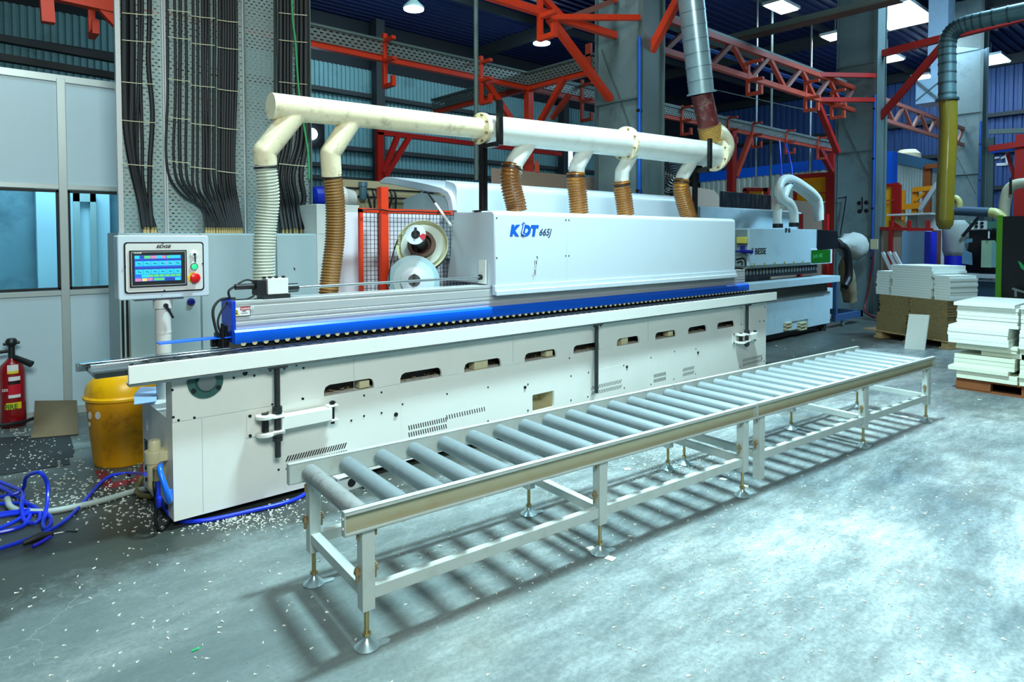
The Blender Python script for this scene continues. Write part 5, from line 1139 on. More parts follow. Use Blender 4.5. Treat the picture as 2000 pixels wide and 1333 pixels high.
# trusses on the column line
TYY = 1.95
def truss(label, xa, xb, zt_, zb_, n, mat, w_=.09, ys=TYY):
    t = thing('steel_truss', label, 'truss', ((xa+xb)/2, ys, zb_))
    MB().box(xa, ys-w_/2, zt_-w_/2, xb, ys+w_/2, zt_+w_/2).build('top_chord', mat, t); MB().box(xa, ys-w_/2, zb_-w_/2, xb, ys+w_/2, zb_+w_/2).build('bottom_chord', mat, t)
    st = (xb-xa)/n
    for i in range(n):
        x = xa+i*st; MB().bar((x, ys, zt_), (x+st*.5, ys, zb_), w_*.8).build('web_diagonal', mat, t); MB().bar((x+st*.5, ys, zb_), (x+st, ys, zt_), w_*.8).build('web_diagonal', pm('faded_red', (150, 100, 92), .6) if 'faded_red' not in MATS else MATS['faded_red'], t)
    return t
ztt, zbb = at(1460, 96, y=TYY).z, at(1460, 151, y=TYY).z; print('truss', ztt, zbb, at(1070, 30, y=TYY).z)
tA = truss('orange lattice truss between the nearest and middle grey columns', c1x+.5, c2x-.02, ztt, zbb, 6, orange_dull)
for px in (1420, 1533, 1585): p = at(px, 150, y=TYY); hanger(at(px+38, 160, y=TYY).x, TYY, zbb, tA, orange_dull, .35)
tB = truss('dusty red lattice truss between the middle and furthest grey columns', c2x+.5, c3x-.02, ztt, zbb, 6, pm('dusty_red', (176, 104, 92), .55))
tC = truss('orange lattice truss running left from the nearest grey column at the top edge', -4, c1x-.02, ztt, zbb, 5, orange)
a, b_ = V((at(1072, 34, y=TYY).x, TYY, zbb-.03)), at(1181, 203, x=c1x); MB().bar(a, (c1x, TYY+.1, at(1175, 198, x=c1x).z), .09, .09).build('long_brace', orange, tC)
MB().bar(a, (c1x-.03, 1.52, at(1250, 36, x=c1x).z), .07, .07).build('tie_bar', orange, tC)
p = at(1052, 40, y=TYY); hanger(at(1052, 30, y=TYY).x, TYY, zbb, tC, orange, .38)
MB().bar((at(1600, 144, y=TYY).x, TYY, at(1600, 146, y=TYY).z), (c2x-.03, 1.52, at(1706, 149, x=c2x).z), .09, .09).build('tie_bar', redsteel, tA)
MB().bar((at(1600, 194, y=TYY).x, TYY, at(1600, 195, y=TYY).z), (c2x-.03, 1.52, at(1706, 196, x=c2x).z), .09, .09).build('tie_bar', redsteel, tA)
MB().bar(at(1598, 205, y=TYY), at(1636, 298, y=TYY), .11, .1).build('knee_brace', redsteel, tA)
# channel and blue pipe along truss
m = MB(); m.box(c1x+.5, TYY+.15, ztt+.12, c2x, TYY+.5, ztt+.2); tag(m.build('cable_ladder', greymid), 'plain grey cable channel resting along the top of the orange lattice truss', 'cable tray')
za = at(1460, 123, y=TYY+.25).z; tag(MB().cyl((c1x+.6, TYY+.25, za), (c2x+.1, TYY+.25, za), .035, 10).build('air_pipe', MATS['pipe_blue']), 'blue air pipe running along behind the orange lattice truss', 'pipe')
# knee braces and Y beams toward the camera
t = thing('bracing_beam', 'bright orange brace rising from the nearest grey column toward the roof', 'brace', (6.5, 1.4, 4)); a, b_ = at(1264, 113, x=6.52), at(1345, -40, x=6.52); MB().bar(a, b_, .10, .10).build('brace_bar', orange, t)
t = thing('bracing_beam', 'red beam with diagonal brace reaching right from the middle grey column', 'beam', (c2x, 1.3, 4)); X_ = c2x+.3
MB().bar(at(1716, 107, x=X_), at(2040, 24, x=X_), .14, .14).build('beam', redsteel, t); MB().bar(at(1714, 235, x=X_), at(1852, 76, x=X_), .13, .13).build('diagonal', redsteel, t)
t = thing('crane_beam', 'long grey girder slanting across the lattice truss to the top of the frame', 'beam', (11, 3, 5.5)); a, b_ = at(1379, 87, x=11.2), at(1760, -8, x=11.2); d_ = a-(b_-a)*.1; MB().bar(d_, b_, .16, .12).build('girder_web', greymid, t); MB().bar(d_-V((0, 0, .075)), b_-V((0, 0, .075)), .26, .02).build('girder_flange', pm('rust_flange', (92, 62, 48), .6), t)
# vertical poles
def pole(px, pyt, pyb, y_, r_, mat, lb, nm='steel_pole', hang=True):
    p = at(px, pyt, y=y_); q = at(px, pyb, y=y_); tag(MB().cyl((p.x, y_, q.z), (p.x, y_, R9+.08), r_, 10).build(nm, mat), lb, 'pole')
pole(929, -90, 352, 3.0, .032, greymid, 'grey vertical conduit crossing behind the cream duct flange')
pole(1477, 272, 366, 6.0, .03, steel, 'short bright steel rod hanging over the small yellow box')
pole(1507, 168, 372, 5.6, .035, greymid, 'tall thin dark pole right of the short bright rod')
pole(1583, 228, 338, 6.0, .04, steel, 'bright steel rod hanging over the large yellow screen')
for a, b_, lb in (((1380, 172), (1632, 228), 'sagging grey steel wire below the lattice truss'),):
    tag(MB().cyl(at(*a, y=2.6), at(*b_, y=2.6), .008, 6).build('steel_wire', greymid), lb, 'wire')
# ================================================================== LIGHT FIXTURES
def bay(px, py, z, lb, r_=.30, p=60, col=(.7, .9, 1)):
    c = at(px, py, z=z); t = thing('high_bay_lamp', lb, 'lamp', c)
    m = MB(); m.lathe(c, [(r_, 0), (r_, .05), (.12, .22), (.08, .35)], (0, 0, 1), 20); m.build('reflector', greymid, t)
    m = MB(); m.lathe(c, [(r_*.94, -.03), (r_*.94, .0)], (0, 0, 1), 20); m.build('lens', lampb, t); MB().cyl(c+V((0, 0, .35)), (c.x, c.y, R9+.1), .015, 6).build('suspension_rod', greymid, t)
    l = bpy.data.lights.new('bay_light', 'POINT'); l.energy = p; l.color = col; l.shadow_soft_size = .2; o = bpy.data.objects.new('bay_light', l); scene.collection.objects.link(o); o.location = c-V((0, 0, .25))
def panel(px, py, w_, h_, z, lb, mat, p=40, col=(.6, .85, 1)):
    c = at(px, py, z=z); t = thing('ceiling_light_panel', lb, 'lamp', c)
    MB().box(c.x-w_/2-.05, c.y-h_/2-.05, z+.01, c.x+w_/2+.05, c.y+h_/2+.05, z+.10).build('housing', frame_m, t); MB().box(c.x-w_/2, c.y-h_/2, z-.02, c.x+w_/2, c.y+h_/2, z+.01).build('diffuser', mat, t)
    m = MB(); m.cyl((c.x, c.y, z+.1), (c.x, c.y, R9+.1), .02, 6); m.build('suspension_rod', greymid, t)
    l = bpy.data.lights.new('panel_light', 'POINT'); l.energy = p; l.color = col; l.shadow_soft_size = .3; o = bpy.data.objects.new('panel_light', l); scene.collection.objects.link(o); o.location = c-V((0, 0, .35))
bay(808, 17, 8.2, 'round glowing high bay lamp at the top edge above the duct end', p=55)
bay(1058, 84, 8.2, 'round glowing high bay lamp left of the nearest grey column', p=70)
panel(1526, 15, 1.0, .5, 8.3, 'small warm ceiling light panel above the slanting grey girder', lampw, 60)
panel(1755, 32, 2.4, 1.3, 8.4, 'large bright ceiling light panel between the two further columns', lampm, 50)
panel(1733, 112, 1.6, .6, 8.4, 'warm ceiling light panel under the red beam of the middle column', lampw, 60)
panel(1631, 72, .7, .6, 8.4, 'small round-looking ceiling light beside the middle column', lampw, 10)
panel(1935, 118, 1.5, .9, 8.4, 'bluish ceiling light panel right of the furthest column', lampb, 60)
panel(1804, 152, .9, .6, 8.4, 'tiny ceiling light panel left of the olive drop hose', lampw, 15)
c = at(1116, 312, y=9); t = thing('tube_light', 'small bright upright tube light seen below the cream duct', 'lamp', c); MB().box(c.x-.05, 9, c.z-.28, c.x+.05, 9.05, c.z+.28).build('tube', lampb, t); MB().box(c.x-.09, 9.05, FL, c.x+.09, 9.12, c.z+.35).build('tube_mount', girt, t)
c = at(608, 262, y=8); t = thing('round_lamp', 'small round blue-white lamp between the cables and the second duct branch', 'lamp', c); m = MB(); m.lathe(c, [(.11, 0), (.11, .04)], (0, -1, 0), 16); m.build('lens', lampb, t); MB().box(c.x-.2, 8.02, c.z-.25, c.x+.28, 8.1, c.z+.25).build('lamp_plate', darksteel, t); MB().cyl((c.x, 8.06, c.z), (c.x, 8.06, R9), .02, 6).build('drop_rod', girt, t)
# ================================================================== SECOND MACHINE (BIESSE)
bm_ = thing('edge_banding_machine', 'pale grey-blue machine with a green label behind the right end of the white machine', 'machine', (9.8, 1.4, FL)); Y0 = 1.0
def bxp(px, py, y=Y0): return at(px, py, y=y)
pale = pm('pale_machine', (176, 200, 208), .45, var=.05, dirt=(130, 145, 150), dirt_amt=.35, dscale=2.5)
xL, xR = bxp(1463, 480).x, bxp(1597, 480).x; zT, zB = bxp(1480, 446.5).z, bxp(1480, 519).z
MB().box(xL, Y0, zB, xR, Y0+.75, zT).build('hood', pale, bm_, bevel=.006)
m = MB(); m.box(xL, Y0-.01, zB-.04, xR+.4, Y0+.5, zB); m.build('hood_lip', greymid, bm_)
x2, x3 = bxp(1595, 470).x, bxp(1636, 470).x; m = MB(); m.prism([(x2, Y0-.02, bxp(1600, 489).z), (x3-.03, Y0-.02, bxp(1630, 486).z), (x3, Y0-.02, bxp(1630, 480).z), (x3-.05, Y0-.02, zT-.02), (x2, Y0-.02, zT)], (0, .7, 0)); m.build('black_end_cover', navy, bm_, bevel=.01)
g0, g1 = bxp(1583, 500).x, bxp(1620, 500).x; zg0, zg1 = bxp(1600, 513.5).z, bxp(1600, 488.5).z
MB().box(g0-.01, Y0-.012, zg0-.02, g1+.09, Y0+.6, zg1+.02).build('end_door', white2, bm_, bevel=.004); gl = MB().box(g0, Y0-.018, zg0, g1, Y0-.012, zg1).build('green_label', greenp, bm_)
text('jade 340', 'label_lettering', pm('pale_green_ink', (60, 170, 90), .5), gl, (g0+.06, Y0-.019, (zg0+zg1)/2-.02), .10, sx=1.1)
p = bxp(1474, 497); text('BIESSE', 'brand_lettering', ink, bm_, (p.x, Y0-.002, p.z), .135, offset=.003, sx=.95)
m = MB()
for k in (0, .035): m.bar((p.x-.13+k, Y0-.003, p.z), (p.x-.08+k, Y0-.003, p.z+.10), .014, .002, (0, 1, 0))
m.build('brand_mark', ink, bm_)
p = bxp(1533, 454); text('EB 05', 'unit_lettering', ink, bm_, (p.x, Y0-.002, p.z), .095, offset=.004, sx=.85)
MB().box(xL-.006, Y0+.03, zB+.02, xL, Y0+.74, zT-.02).build('side_panel', pm('recess_grey', (120, 142, 144), .5), bm_)
def sx_(px, py): return at(px, py, x=xL-.01)
a, b_ = sx_(1441, 476), sx_(1461, 463); MB().box(xL-.06, min(a.y, b_.y), a.z, xL-.006, max(a.y, b_.y), b_.z).build('yellow_box', pm('box_yellow', (204, 196, 90), .5), bm_, bevel=.01)
a, b_ = sx_(1440, 491), sx_(1463, 492); m = MB(); m.cyl((xL-.05, a.y, a.z), (xL-.05, b_.y, b_.z), .015, 8); m.cyl((xL-.06, sx_(1455, 491).y, a.z), (xL-.1, b_.y-.1, b_.z), .028, 10); m.box(xL-.09, sx_(1455, 489).y, a.z, xL-.01, sx_(1451, 489).y, a.z+.09); m.build('blue_valve', pm('valve_blue', (30, 34, 140), .4), bm_)
m = MB(); m.tube([sx_(1438, 507), sx_(1452, 505), sx_(1456, 512), sx_(1456, 519)], .012, 6); m.tube([sx_(1440, 513), sx_(1449, 511), sx_(1449, 518)], .01, 6); m.build('thin_pipes', ink, bm_)
zc0, zc1 = bxp(1480, 541).z, bxp(1480, 523).z
MB().box(xL-.1, Y0+.02, zc1, bxp(1618, 530).x, Y0+.3, zB-.04).build('pressure_beam', alum, bm_)
MB().box(xL-.1, Y0+.04, zc0-.02, bxp(1600, 530).x, Y0+.3, zc1).build('roller_strip', ink, bm_)
m = MB(); x = xL
while x < bxp(1600, 530).x:
    m.lathe((x, Y0+.035, (zc0+zc1)/2), [(.035, 0), (.042, .004), (.030, .008)], (0, -1, 0), 12); x += .105
tag(m.build('pressure_rollers', steel, bm_), kind='stuff')
m = MB(); x = xL+.15
while x < bxp(1600, 530).x: m.cyl((x, Y0, zc1+.01), (x, Y0, zc1+.07), .014, 6); x += .33
m.build('yellow_marks', pm('mark_yellow', (150, 140, 40), .5), bm_)
zt6, zt7 = bxp(1560, 558, .85).z, bxp(1560, 546, .85).z; xt = bxp(1641, 550, .85).x
MB().box(8.0, .85, zt6-.01, xt, 1.2, zt7).build('table_rail', pale, bm_, bevel=.005)
MB().box(8.0, .95, zt6-.18, xt-.3, 1.3, zt6-.01).build('rail_recess', pm('rail_dark', (60, 66, 60), .5), bm_)
xe2 = bxp(1621, 600).x; zt8, zb8 = bxp(1560, 577).z, bxp(1615, 632).z
a, b_ = bxp(1530, 640), bxp(1578, 623)
m = MB(); m.box(8.0, Y0, zb8, a.x, Y0+.02, zt8); m.box(b_.x, Y0, zb8, xe2, Y0+.02, zt8); m.box(a.x, Y0, b_.z, b_.x, Y0+.02, zt8); m.box(8.0, Y0+.02, zb8, xe2, Y0+.75, zt8); m.build('base_body', pale, bm_)
MB().box(a.x, Y0+.021, zb8-.02, b_.x, Y0+.03, b_.z).build('base_opening', pm('opening_dark', (50, 50, 44), .7), bm_)
m = MB(); m.box(8.1, Y0+.10, FL+.03, xe2-.15, Y0+.6, zb8); m.build('underframe', ink, bm_)
for px in (1538, 1567):
    p = bxp(px-7, 645); q = bxp(px+6, 630); m = MB(); 
    for zz_ in (p.z, (p.z+q.z)/2, q.z): m.box(p.x, Y0-.03, zz_-.008, q.x, Y0+.3, zz_+.008)
    m.box(p.x, Y0-.03, p.z, p.x+.016, Y0+.3, q.z); m.box(q.x-.016, Y0-.03, p.z, q.x, Y0+.3, q.z); m.build('fork_pocket', beige, bm_)
for x in (8.4, xe2-.12): m = MB(); m.box(x-.06, Y0+.03, FL+.05, x+.06, Y0+.2, zb8); m.cyl((x, Y0+.08, FL+.001), (x, Y0+.08, FL+.05), .06, 10); m.build('leg', darksteel, bm_)
MB().box(xe2-.02, Y0+.1, zt8-.35, xe2+.35, Y0+.6, zt6-.15).build('side_box', pale, bm_)
# rear cover
a, b_ = at(1368, 408, y=1.9), at(1565, 424, y=1.9); m = MB(); m.prism([(a.x, 1.9, 1.5), (a.x, 1.9, at(1405, 407, y=1.9).z), (a.x, 2.0, at(1405, 407, y=1.9).z+.03), (a.x, 2.6, at(1405, 407, y=1.9).z+.03), (a.x, 2.6, 1.5)], (b_.x-a.x, 0, 0)); m.build('rear_cover', pale, bm_)
# white exhaust hoses
def duct_hose(pts, r_px, lb, ys, mat=None):
    P = [at(px, py, y=y) for (px, py), y in zip(pts, ys)]; k = (P[0]-CAM).dot(FF)/FPX
    t = thing('exhaust_hose', lb, 'hose', P[-1], group='white hoses on the pale blue-grey second machine'); m = MB(); m.tube(P, r_px*k, 16, 8); m.build('hose_wall', mat or pm('pvc_white', (214, 222, 214), .35, var=.05), t); m = MB(); m.cyl(P[0]-V((0, 0, .02)), P[0]+V((0, 0, .05)), r_px*k*1.15, 16); m.build('hose_clamp', ink, t)
duct_hose([(1519, 443), (1518, 425), (1520, 408), (1528, 395), (1532, 380), (1540, 362), (1548, 362), (1575, 380), (1592, 400), (1598, 430)], 8.3, 'white hose curving low behind the front S-shaped hose of the second machine', [1.25]*5+[1.35, 1.45, 1.55, 1.6, 1.6])
pvg = pm('pvc_grey_white', (184, 196, 184), .4, var=.06)
duct_hose([(1551, 441), (1550, 415), (1542, 397), (1526, 387), (1521, 370), (1528, 353), (1545, 350), (1570, 364), (1592, 382), (1600, 400), (1601, 430)], 8.5, 'white S-shaped hose looping over the top of the second machine, front one', [1.15]*5+[1.2, 1.3, 1.4, 1.5, 1.5, 1.5], None)
t = thing('sling_rope', 'blue sling rope holding up the white hoses', 'rope', at(1548, 350, y=1.3)); m = MB(); m.tube([at(1522, 275, y=1.5), at(1524, 300, y=1.4), at(1527, 348, y=1.28)], .012, 6); m.tube([at(1535, 280, y=1.5), at(1545, 320, y=1.4), at(1547, 352, y=1.28), at(1546, 362, y=1.28), at(1540, 370, y=1.28)], .012, 6); m.build('rope', bluehose, t)
# filter bags
t = thing('filter_bag', 'crumpled grey cloth filter bag behind the right end of the second machine', 'bag', at(1658, 488, y=1.25))
a, b_ = at(1636, 478, y=1.35), at(1682, 484, y=1.15); k = (a-CAM).dot(FF)/FPX; m = MB(); P = [a.lerp(b_, i/10) for i in range(11)]; rs_ = [12, 13, 15, 18, 23, 27, 28, 27, 26, 22, 10]
m.sweep(P, lambda i: rs_[i]*k, 20)
for v in m.bm.verts: v.co += V((random.uniform(-1, 1), random.uniform(-1, 1), random.uniform(-1, 1)))*.022
m.build('bag_cloth', sack, t, ang=80); 
t = thing('filter_bag', 'brown stained cloth sack hanging below the grey filter bag', 'bag', at(1660, 585, y=1.3)); a, b_ = at(1650, 505, y=1.3), at(1660, 588, y=1.3); m = MB(); P = [a.lerp(b_, i/10) for i in range(11)]; rs2 = [6, 9, 12, 13, 14, 14, 14, 14, 14, 13, 12]; m.sweep(P, lambda i: rs2[i]*k, 18)
for v in m.bm.verts: v.co += V((random.uniform(-1, 1), random.uniform(-1, 1), random.uniform(-1, 1)))*.02
m.build('bag_cloth', sackb, t, ang=80)
tag(MB().tube([at(1634, 478, y=1.2), at(1648, 482, y=1.2), at(1656, 500, y=1.2), at(1658, 540, y=1.2), at(1650, 560, y=1.2)], .07, 12).build('black_hose', ink), 'thick black hose bending down between the filter bags and the second machine', 'hose')
t = thing('collector_frame', 'blue-grey steel frame on castors carrying the filter bags', 'frame', at(1655, 605, z=FL)); p = at(1640, 600, y=1.05)
m = MB(); m.box(11.6, 1.05, FL+.12, 12.9, 1.13, FL+.24); m.box(11.6, 1.75, FL+.12, 12.9, 1.83, FL+.24); m.box(11.62, 1.05, FL+.24, 11.70, 1.13, .85); m.box(12.8, 1.05, FL+.12, 12.9, 1.83, FL+.24); m.build('frame_tube', pm('frame_blue', (44, 72, 110), .5), t)
m = MB(); m.lathe((12.0, 1.06, FL+.06), [(.055, 0), (.055, .04)], (0, 1, 0), 14); m.build('castor', steel, t)
t = thing('red_hose', 'thin dark red hose drooping down the foot of the middle grey column', 'hose', at(1690, 620, z=FL)); m = MB(); m.tube([at(1706, 490, x=14.3), at(1704, 520, x=14.3), at(1695, 570, x=14.3), at(1689, 600, x=14.2), at(1692, 612, x=13.9), at(1712, 622, x=13.8)], .022, 8); m.build('hose_body', redtape, t)
MB().box(14.3, 1.30, 1.4, 14.36, 1.44, 1.62).build('hose_reel_box', beige, t)
# ================================================================== SHEETS BEHIND
def sheet(name, x0, y_, z0, x1, z1, mat, lb, th=.02, cat='panel'): return tag(MB().box(x0, y_, z0, x1, y_+th, z1).build(name, mat, bevel=.003), lb, cat)
Y1 = 2.75; a, b_ = at(961, 331, y=Y1), at(1167, 345, y=Y1); sheet('plywood_sheet', a.x, Y1, FL, b_.x+.3, (a.z+b_.z)/2, ply, 'wide brown board standing behind the rear hood below the middle duct hoses')
c = at(1050, 325, y=Y1-.03); tag(MB().prism([at(1046, 322, y=Y1+.0), at(1046, 338, y=Y1+.0), at(1054, 338, y=Y1+.0), at(1053, 320, y=Y1+.0), at(1046, 312, y=Y1+.0)], (0, .02, 0)).build('orange_tag', pm('tag_orange', (230, 96, 60), .5)), 'small orange tag sticking up from the wide brown board', 'tag')
Y1 = 3.0; a, b_ = at(1290, 368, y=Y1), at(1404, 372, y=Y1); pr_ = [at(1290, 366, y=Y1), at(1345, 364, y=Y1), at(1372, 368, y=Y1), at(1395, 372, y=Y1), at(1405, 384, y=Y1)]
m = MB(); m.prism([(pr_[0].x, Y1, FL)]+[p for p in pr_]+[(pr_[-1].x, Y1, FL)], (0, .03, 0)); tag(m.build('plywood_sheet', ply), 'brown board with a rounded corner standing behind the right end of the duct', 'panel')
Y1 = 3.4; a, b_ = at(1407, 374, y=Y1), at(1506, 381, y=Y1); sheet('black_sheet', a.x, Y1, FL, b_.x, (a.z+b_.z)/2, tarp, 'scuffed black sheet standing behind the rear cover of the second machine')
Y1 = 3.6; a, b_ = at(1508, 388, y=Y1), at(1630, 396, y=Y1); sheet('plywood_sheet', a.x, Y1, FL, b_.x, a.z, ply, 'brown board standing behind the white hoses of the second machine')
for i, px in enumerate((1567, 1618)):
    p = at(px, 418, y=1.85); sheet_ = tag(MB().box(p.x-.04, 1.85, FL, p.x+.04, 1.93, p.z).build('stake_post', redsteel), ['short dark red stake left of the right ends of the white hoses', 'short dark red stake right beside the middle grey column'][i], 'post')
# fan
c = at(1312, 345, y=2.6); t = thing('pedestal_fan', 'big black wire-guard fan behind the rightmost duct hose', 'fan', (c.x, 2.6, FL)); k = (c-CAM).dot(FF)/FPX; nx = (CAM-c); nx.z = 0; nx.normalize(); ax = (nx+V((.5, 0, 0))).normalized(); m = MB()
for f_ in (.15, .3, .45, .6, .75, .9, 1): m.tor(c+ax*(.12*(1-f_**2)), 34*k*f_, .011, ax, 28, 4)
u = ax.orthogonal().normalized(); w_ = ax.cross(u)
for j in range(28): th = 2*PI*j/28; d_ = u*math.cos(th)+w_*math.sin(th); m.cyl(c+ax*.12, c+d_*34*k, .008, 4)
m.tor(c-ax*.08, 34*k, .02, ax, 28, 6); m.build('wire_guard', steel, t)
for j in range(3):
    th = 2*PI*j/3; d_ = u*math.cos(th)+w_*math.sin(th); e_ = ax.cross(d_); MB().prism([c+d_*.04, c+d_*28*k+e_*.10, c+d_*29*k-e_*.02, c+d_*.06-e_*.05], ax*-.01).build('blade', ink, t)
m = MB(); m.lathe(c-ax*.15, [(.08, 0), (.09, .05), (.06, .13)], ax, 16); m.build('motor', ink, t); MB().cyl((c.x, c.y, FL), (c.x, c.y, c.z-.02), .03, 10).build('stand', ink, t)
# ================================================================== BLUE-TRIMMED BOOTH, SCREENS, YARD CLUTTER
A_, K_ = atD(1368, 341, 27.2), atD(1740, 297, 20.3); zr_b = (A_.z+K_.z)/2; A_.z = K_.z = zr_b
bo = thing('spray_booth', 'white corrugated booth with blue top band in the far background', 'booth', (K_.x, K_.y, FL))
def corr_between(P, Q, z0, z1, pitch, dep):
    d_ = (Q-P); d_.z = 0; L_ = d_.length; d_.normalize(); n_ = V((d_.y, -d_.x, 0)); 
    if n_.dot(CAM-P) < 0: n_ = -n_
    m = MB(); pts = []; x = 0
    while x < L_:
        for fx, fy in ((0, 0), (.4, 0), (.5, 1), (.9, 1)): pts.append(P+d_*min(L_, x+fx*pitch)+n_*fy*dep)
        x += pitch
    pts += [P+d_*L_-n_*.03, P-n_*.03]; a = [m.bm.verts.new((p.x, p.y, z0)) for p in pts]; b_ = [m.bm.verts.new((p.x, p.y, z1)) for p in pts]
    for i in range(len(pts)): j = (i+1) % len(pts); m.bm.faces.new((a[i], a[j], b_[j], b_[i]))
    return m
corr_between(A_, K_, FL, zr_b-.3, .26, .05).build('corrugated_side', corrwhite, bo, ang=20)
MB().bar(A_-V((0, 0, .15)), K_-V((0, 0, .15)), .14, .36).build('blue_band', blue, bo)
K2 = V((K_.x+8, K_.y, zr_b)); corr_between(K_, K2, FL, zr_b-.3, .26, .05).build('corrugated_side', corrwhite, bo, ang=20)
MB().bar(K_-V((0, 0, .15)), K2-V((0, 0, .15)), .14, .36).build('blue_band', pm('band_teal', (90, 140, 170), .5), bo)
MB().box(K_.x-.2, K_.y-.12, FL, K_.x+.22, K_.y+.12, zr_b).build('corner_post', blue, bo)
p = atD(1773, 296, 22.5); m = MB(); m.lathe((p.x, p.y, zr_b-.05), [(.4, 0), (.4, .28), (.25, .42)], (0, 0, 1), 16); m.build('roof_blower', beige, bo)
xq = 20.0
def xbox(pxa, pxb, pyt, pyb, x_, name, mat, lb, cat='panel', th=.05, par=None):
    a, b_ = at(pxa, pyt, x=x_), at(pxb, pyb, x=x_)
    if pyb >= 520 and name not in ('control_box', 'side_box', 'front_beam', 'dark_frame'): b_.z = FL+.001
    m0 = 1; m = MB(); m.box(x_, min(a.y, b_.y), min(a.z, b_.z), x_+th, max(a.y, b_.y), max(a.z, b_.z)); o = m.build(name, mat, par); return tag(o, lb, cat) if par is None else o
t = thing('yellow_screen', 'large yellow welding screen in a red frame behind the white hoses', 'screen', at(1590, 392, x=17)); xbox(1552, 1618, 345, 393, 17, 'yellow_sheet', yell_sheet, None, par=t); m = MB(); a, b_ = at(1545, 346, x=16.9), at(1630, 340, x=16.9); m.bar(a, b_, .08, .12); m.build('top_rail', redsteel, t); a = at(1623, 360, x=16.9); MB().box(16.85, a.y-.12, FL, 16.98, a.y+.12, b_.z).build('frame_post', redsteel, t); MB().bar(at(1552, 378, x=16.9), at(1618, 376, x=16.9), .03, .03).build('mid_rail', orange_dull, t); a = at(1552, 372, x=16.9); MB().box(16.9, a.y-.04, FL, 16.97, a.y+.04, at(1552, 345, x=16.9).z).build('frame_post', redsteel, t)
t = thing('yellow_screen', 'small yellow screen box in a red frame above the black sheet', 'screen', at(1478, 380, x=17)); xbox(1460, 1488, 372, 380, 17, 'yellow_sheet', yell_sheet, None, par=t); a, b_ = at(1453, 370, x=16.9), at(1500, 371, x=16.9); MB().bar(a, b_, .1, .1).build('top_rail', redsteel, t)
for px in (1456, 1497): p = at(px, 375, x=16.9); MB().box(16.85, p.y-.07, FL, 16.98, p.y+.07, a.z).build('frame_post', redsteel, t)
X5 = 17.5
t = thing('yellow_screen', 'tall yellow screen with red post right of the middle grey column', 'screen', at(1740, 520, x=X5)); xbox(1722, 1746, 366, 452, X5, 'yellow_sheet', yell_sheet, None, par=t, th=.04); a = at(1751, 400, x=X5); MB().box(X5-.05, a.y-.10, FL, X5+.06, a.y+.10, at(1751, 361, x=X5).z).build('frame_post', redsteel, t); MB().bar(at(1720, 364, x=X5), at(1756, 360, x=X5), .08, .08).build('top_rail', redsteel, t); MB().bar(at(1722, 393, x=X5-.06), at(1746, 391, x=X5-.06), .03, .03).build('mid_rail', orange_dull, t)
oy = pm('orange_yellow_steel', (236, 150, 22), .45)
t = thing('steel_doorway', 'orange-yellow steel doorway frame beside the tall yellow screen', 'frame', at(1760, 500, x=18.4)); X6 = 18.4
for px in (1760, 1786): a = at(px, 400, x=X6); MB().box(X6, a.y-.06, FL, X6+.12, a.y+.06, at(px, 372 if px < 1770 else 372, x=X6).z).build('frame_post', oy, t)
MB().bar(at(1783, 371, x=X6), at(1826, 367, x=X6), .1, .12).build('top_rail', oy, t); MB().bar(at(1762, 405, x=X6), at(1798, 402, x=X6), .1, .14).build('lower_rail', oy, t); MB().bar(at(1788, 393, x=X6), at(1806, 376, x=X6), .06, .06).build('brace', oy, t)
t = thing('brown_frame', 'rusty brown doorway frame in front of the corrugated booth', 'frame', at(1810, 420, x=19)); a = at(1809, 380, x=19); MB().box(19, a.y-.09, FL, 19.15, a.y+.09, at(1809, 325, x=19).z).build('frame_post', pm('rust_brown', (140, 70, 26), .6), t); MB().bar(at(1808, 326, x=19), at(1840, 323, x=19), .12, .12).build('top_rail', MATS['rust_brown'], t)
tag(MB().bar(at(1797, 410, x=17.8), at(1832, 357, x=17.8), .10, .10).bar((17.8, at(1800, 405, x=17.8).y, FL), at(1800, 405, x=17.8), .06).build('conveyor_chute', alum), 'slanting pale chute left of the olive drop hose', 'chute')
t = thing('storage_unit', 'pale grey and white cabinet with a flat lid left of the olive drop hose', 'cabinet', at(1810, 500, x=16.6)); xbox(1772, 1790, 420, 520, 16.6, 'grey_side', grey_paint, None, par=t, th=.8); xbox(1791, 1828, 420, 520, 16.6, 'white_front', inkwhite, None, par=t, th=.8); MB().bar(at(1745, 421, x=16.5), at(1829, 418, x=16.5), .9, .04).build('lid', white_cab, t)
tag(MB().bar(at(1748, 428, x=16.2), at(1770, 442, x=16.2), .06, .12).build('loose_plank', palewood), 'small pale plank slanting across the red and orange posts', 'plank')
t = thing('locker', 'tall pale blue locker with a dark blue side behind the board stack', 'locker', at(1788, 560, x=14.0)); xbox(1762, 1805, 452, 600, 14.0, 'door', pm('locker_blue', (130, 172, 206), .45), None, par=t, th=.4); xbox(1806, 1814, 453, 600, 13.98, 'blue_side', pm('deep_blue', (20, 40, 190), .45), None, par=t, th=.42)
for i, (px0, px1, pyt) in enumerate(((1722, 1735, 447), (1742, 1761, 450))): xbox(px0, px1, pyt, 600, 15.0, 'plywood_crate', ply, ['narrow brown crate panel right beside the channel post of the middle column', 'wider brown crate panel left of the pale blue locker'][i], 'crate', th=.5)
xbox(1815, 1824, 450, 600, 15.0, 'plywood_crate', pm('dark_ply', (110, 64, 50), .7), 'dark brown panel right of the pale blue locker', 'crate', th=.4)
for i, px in enumerate((1738, 1773, 1810)): xbox(px-2, px+2, 431, 600, 14.9, 'stake_post', redsteel, ['dark red stake between the two brown crate panels', 'dark red stake just above the left edge of the pale blue locker', 'dark red stake just above the dark blue locker side'][i], 'post', th=.08)
tag(MB().bar(at(1720, 446.5, x=14.95), at(1822, 449, x=14.95), .08, .07).build('stake_rail', redsteel), 'dark red rail joining the row of stakes', 'rail')
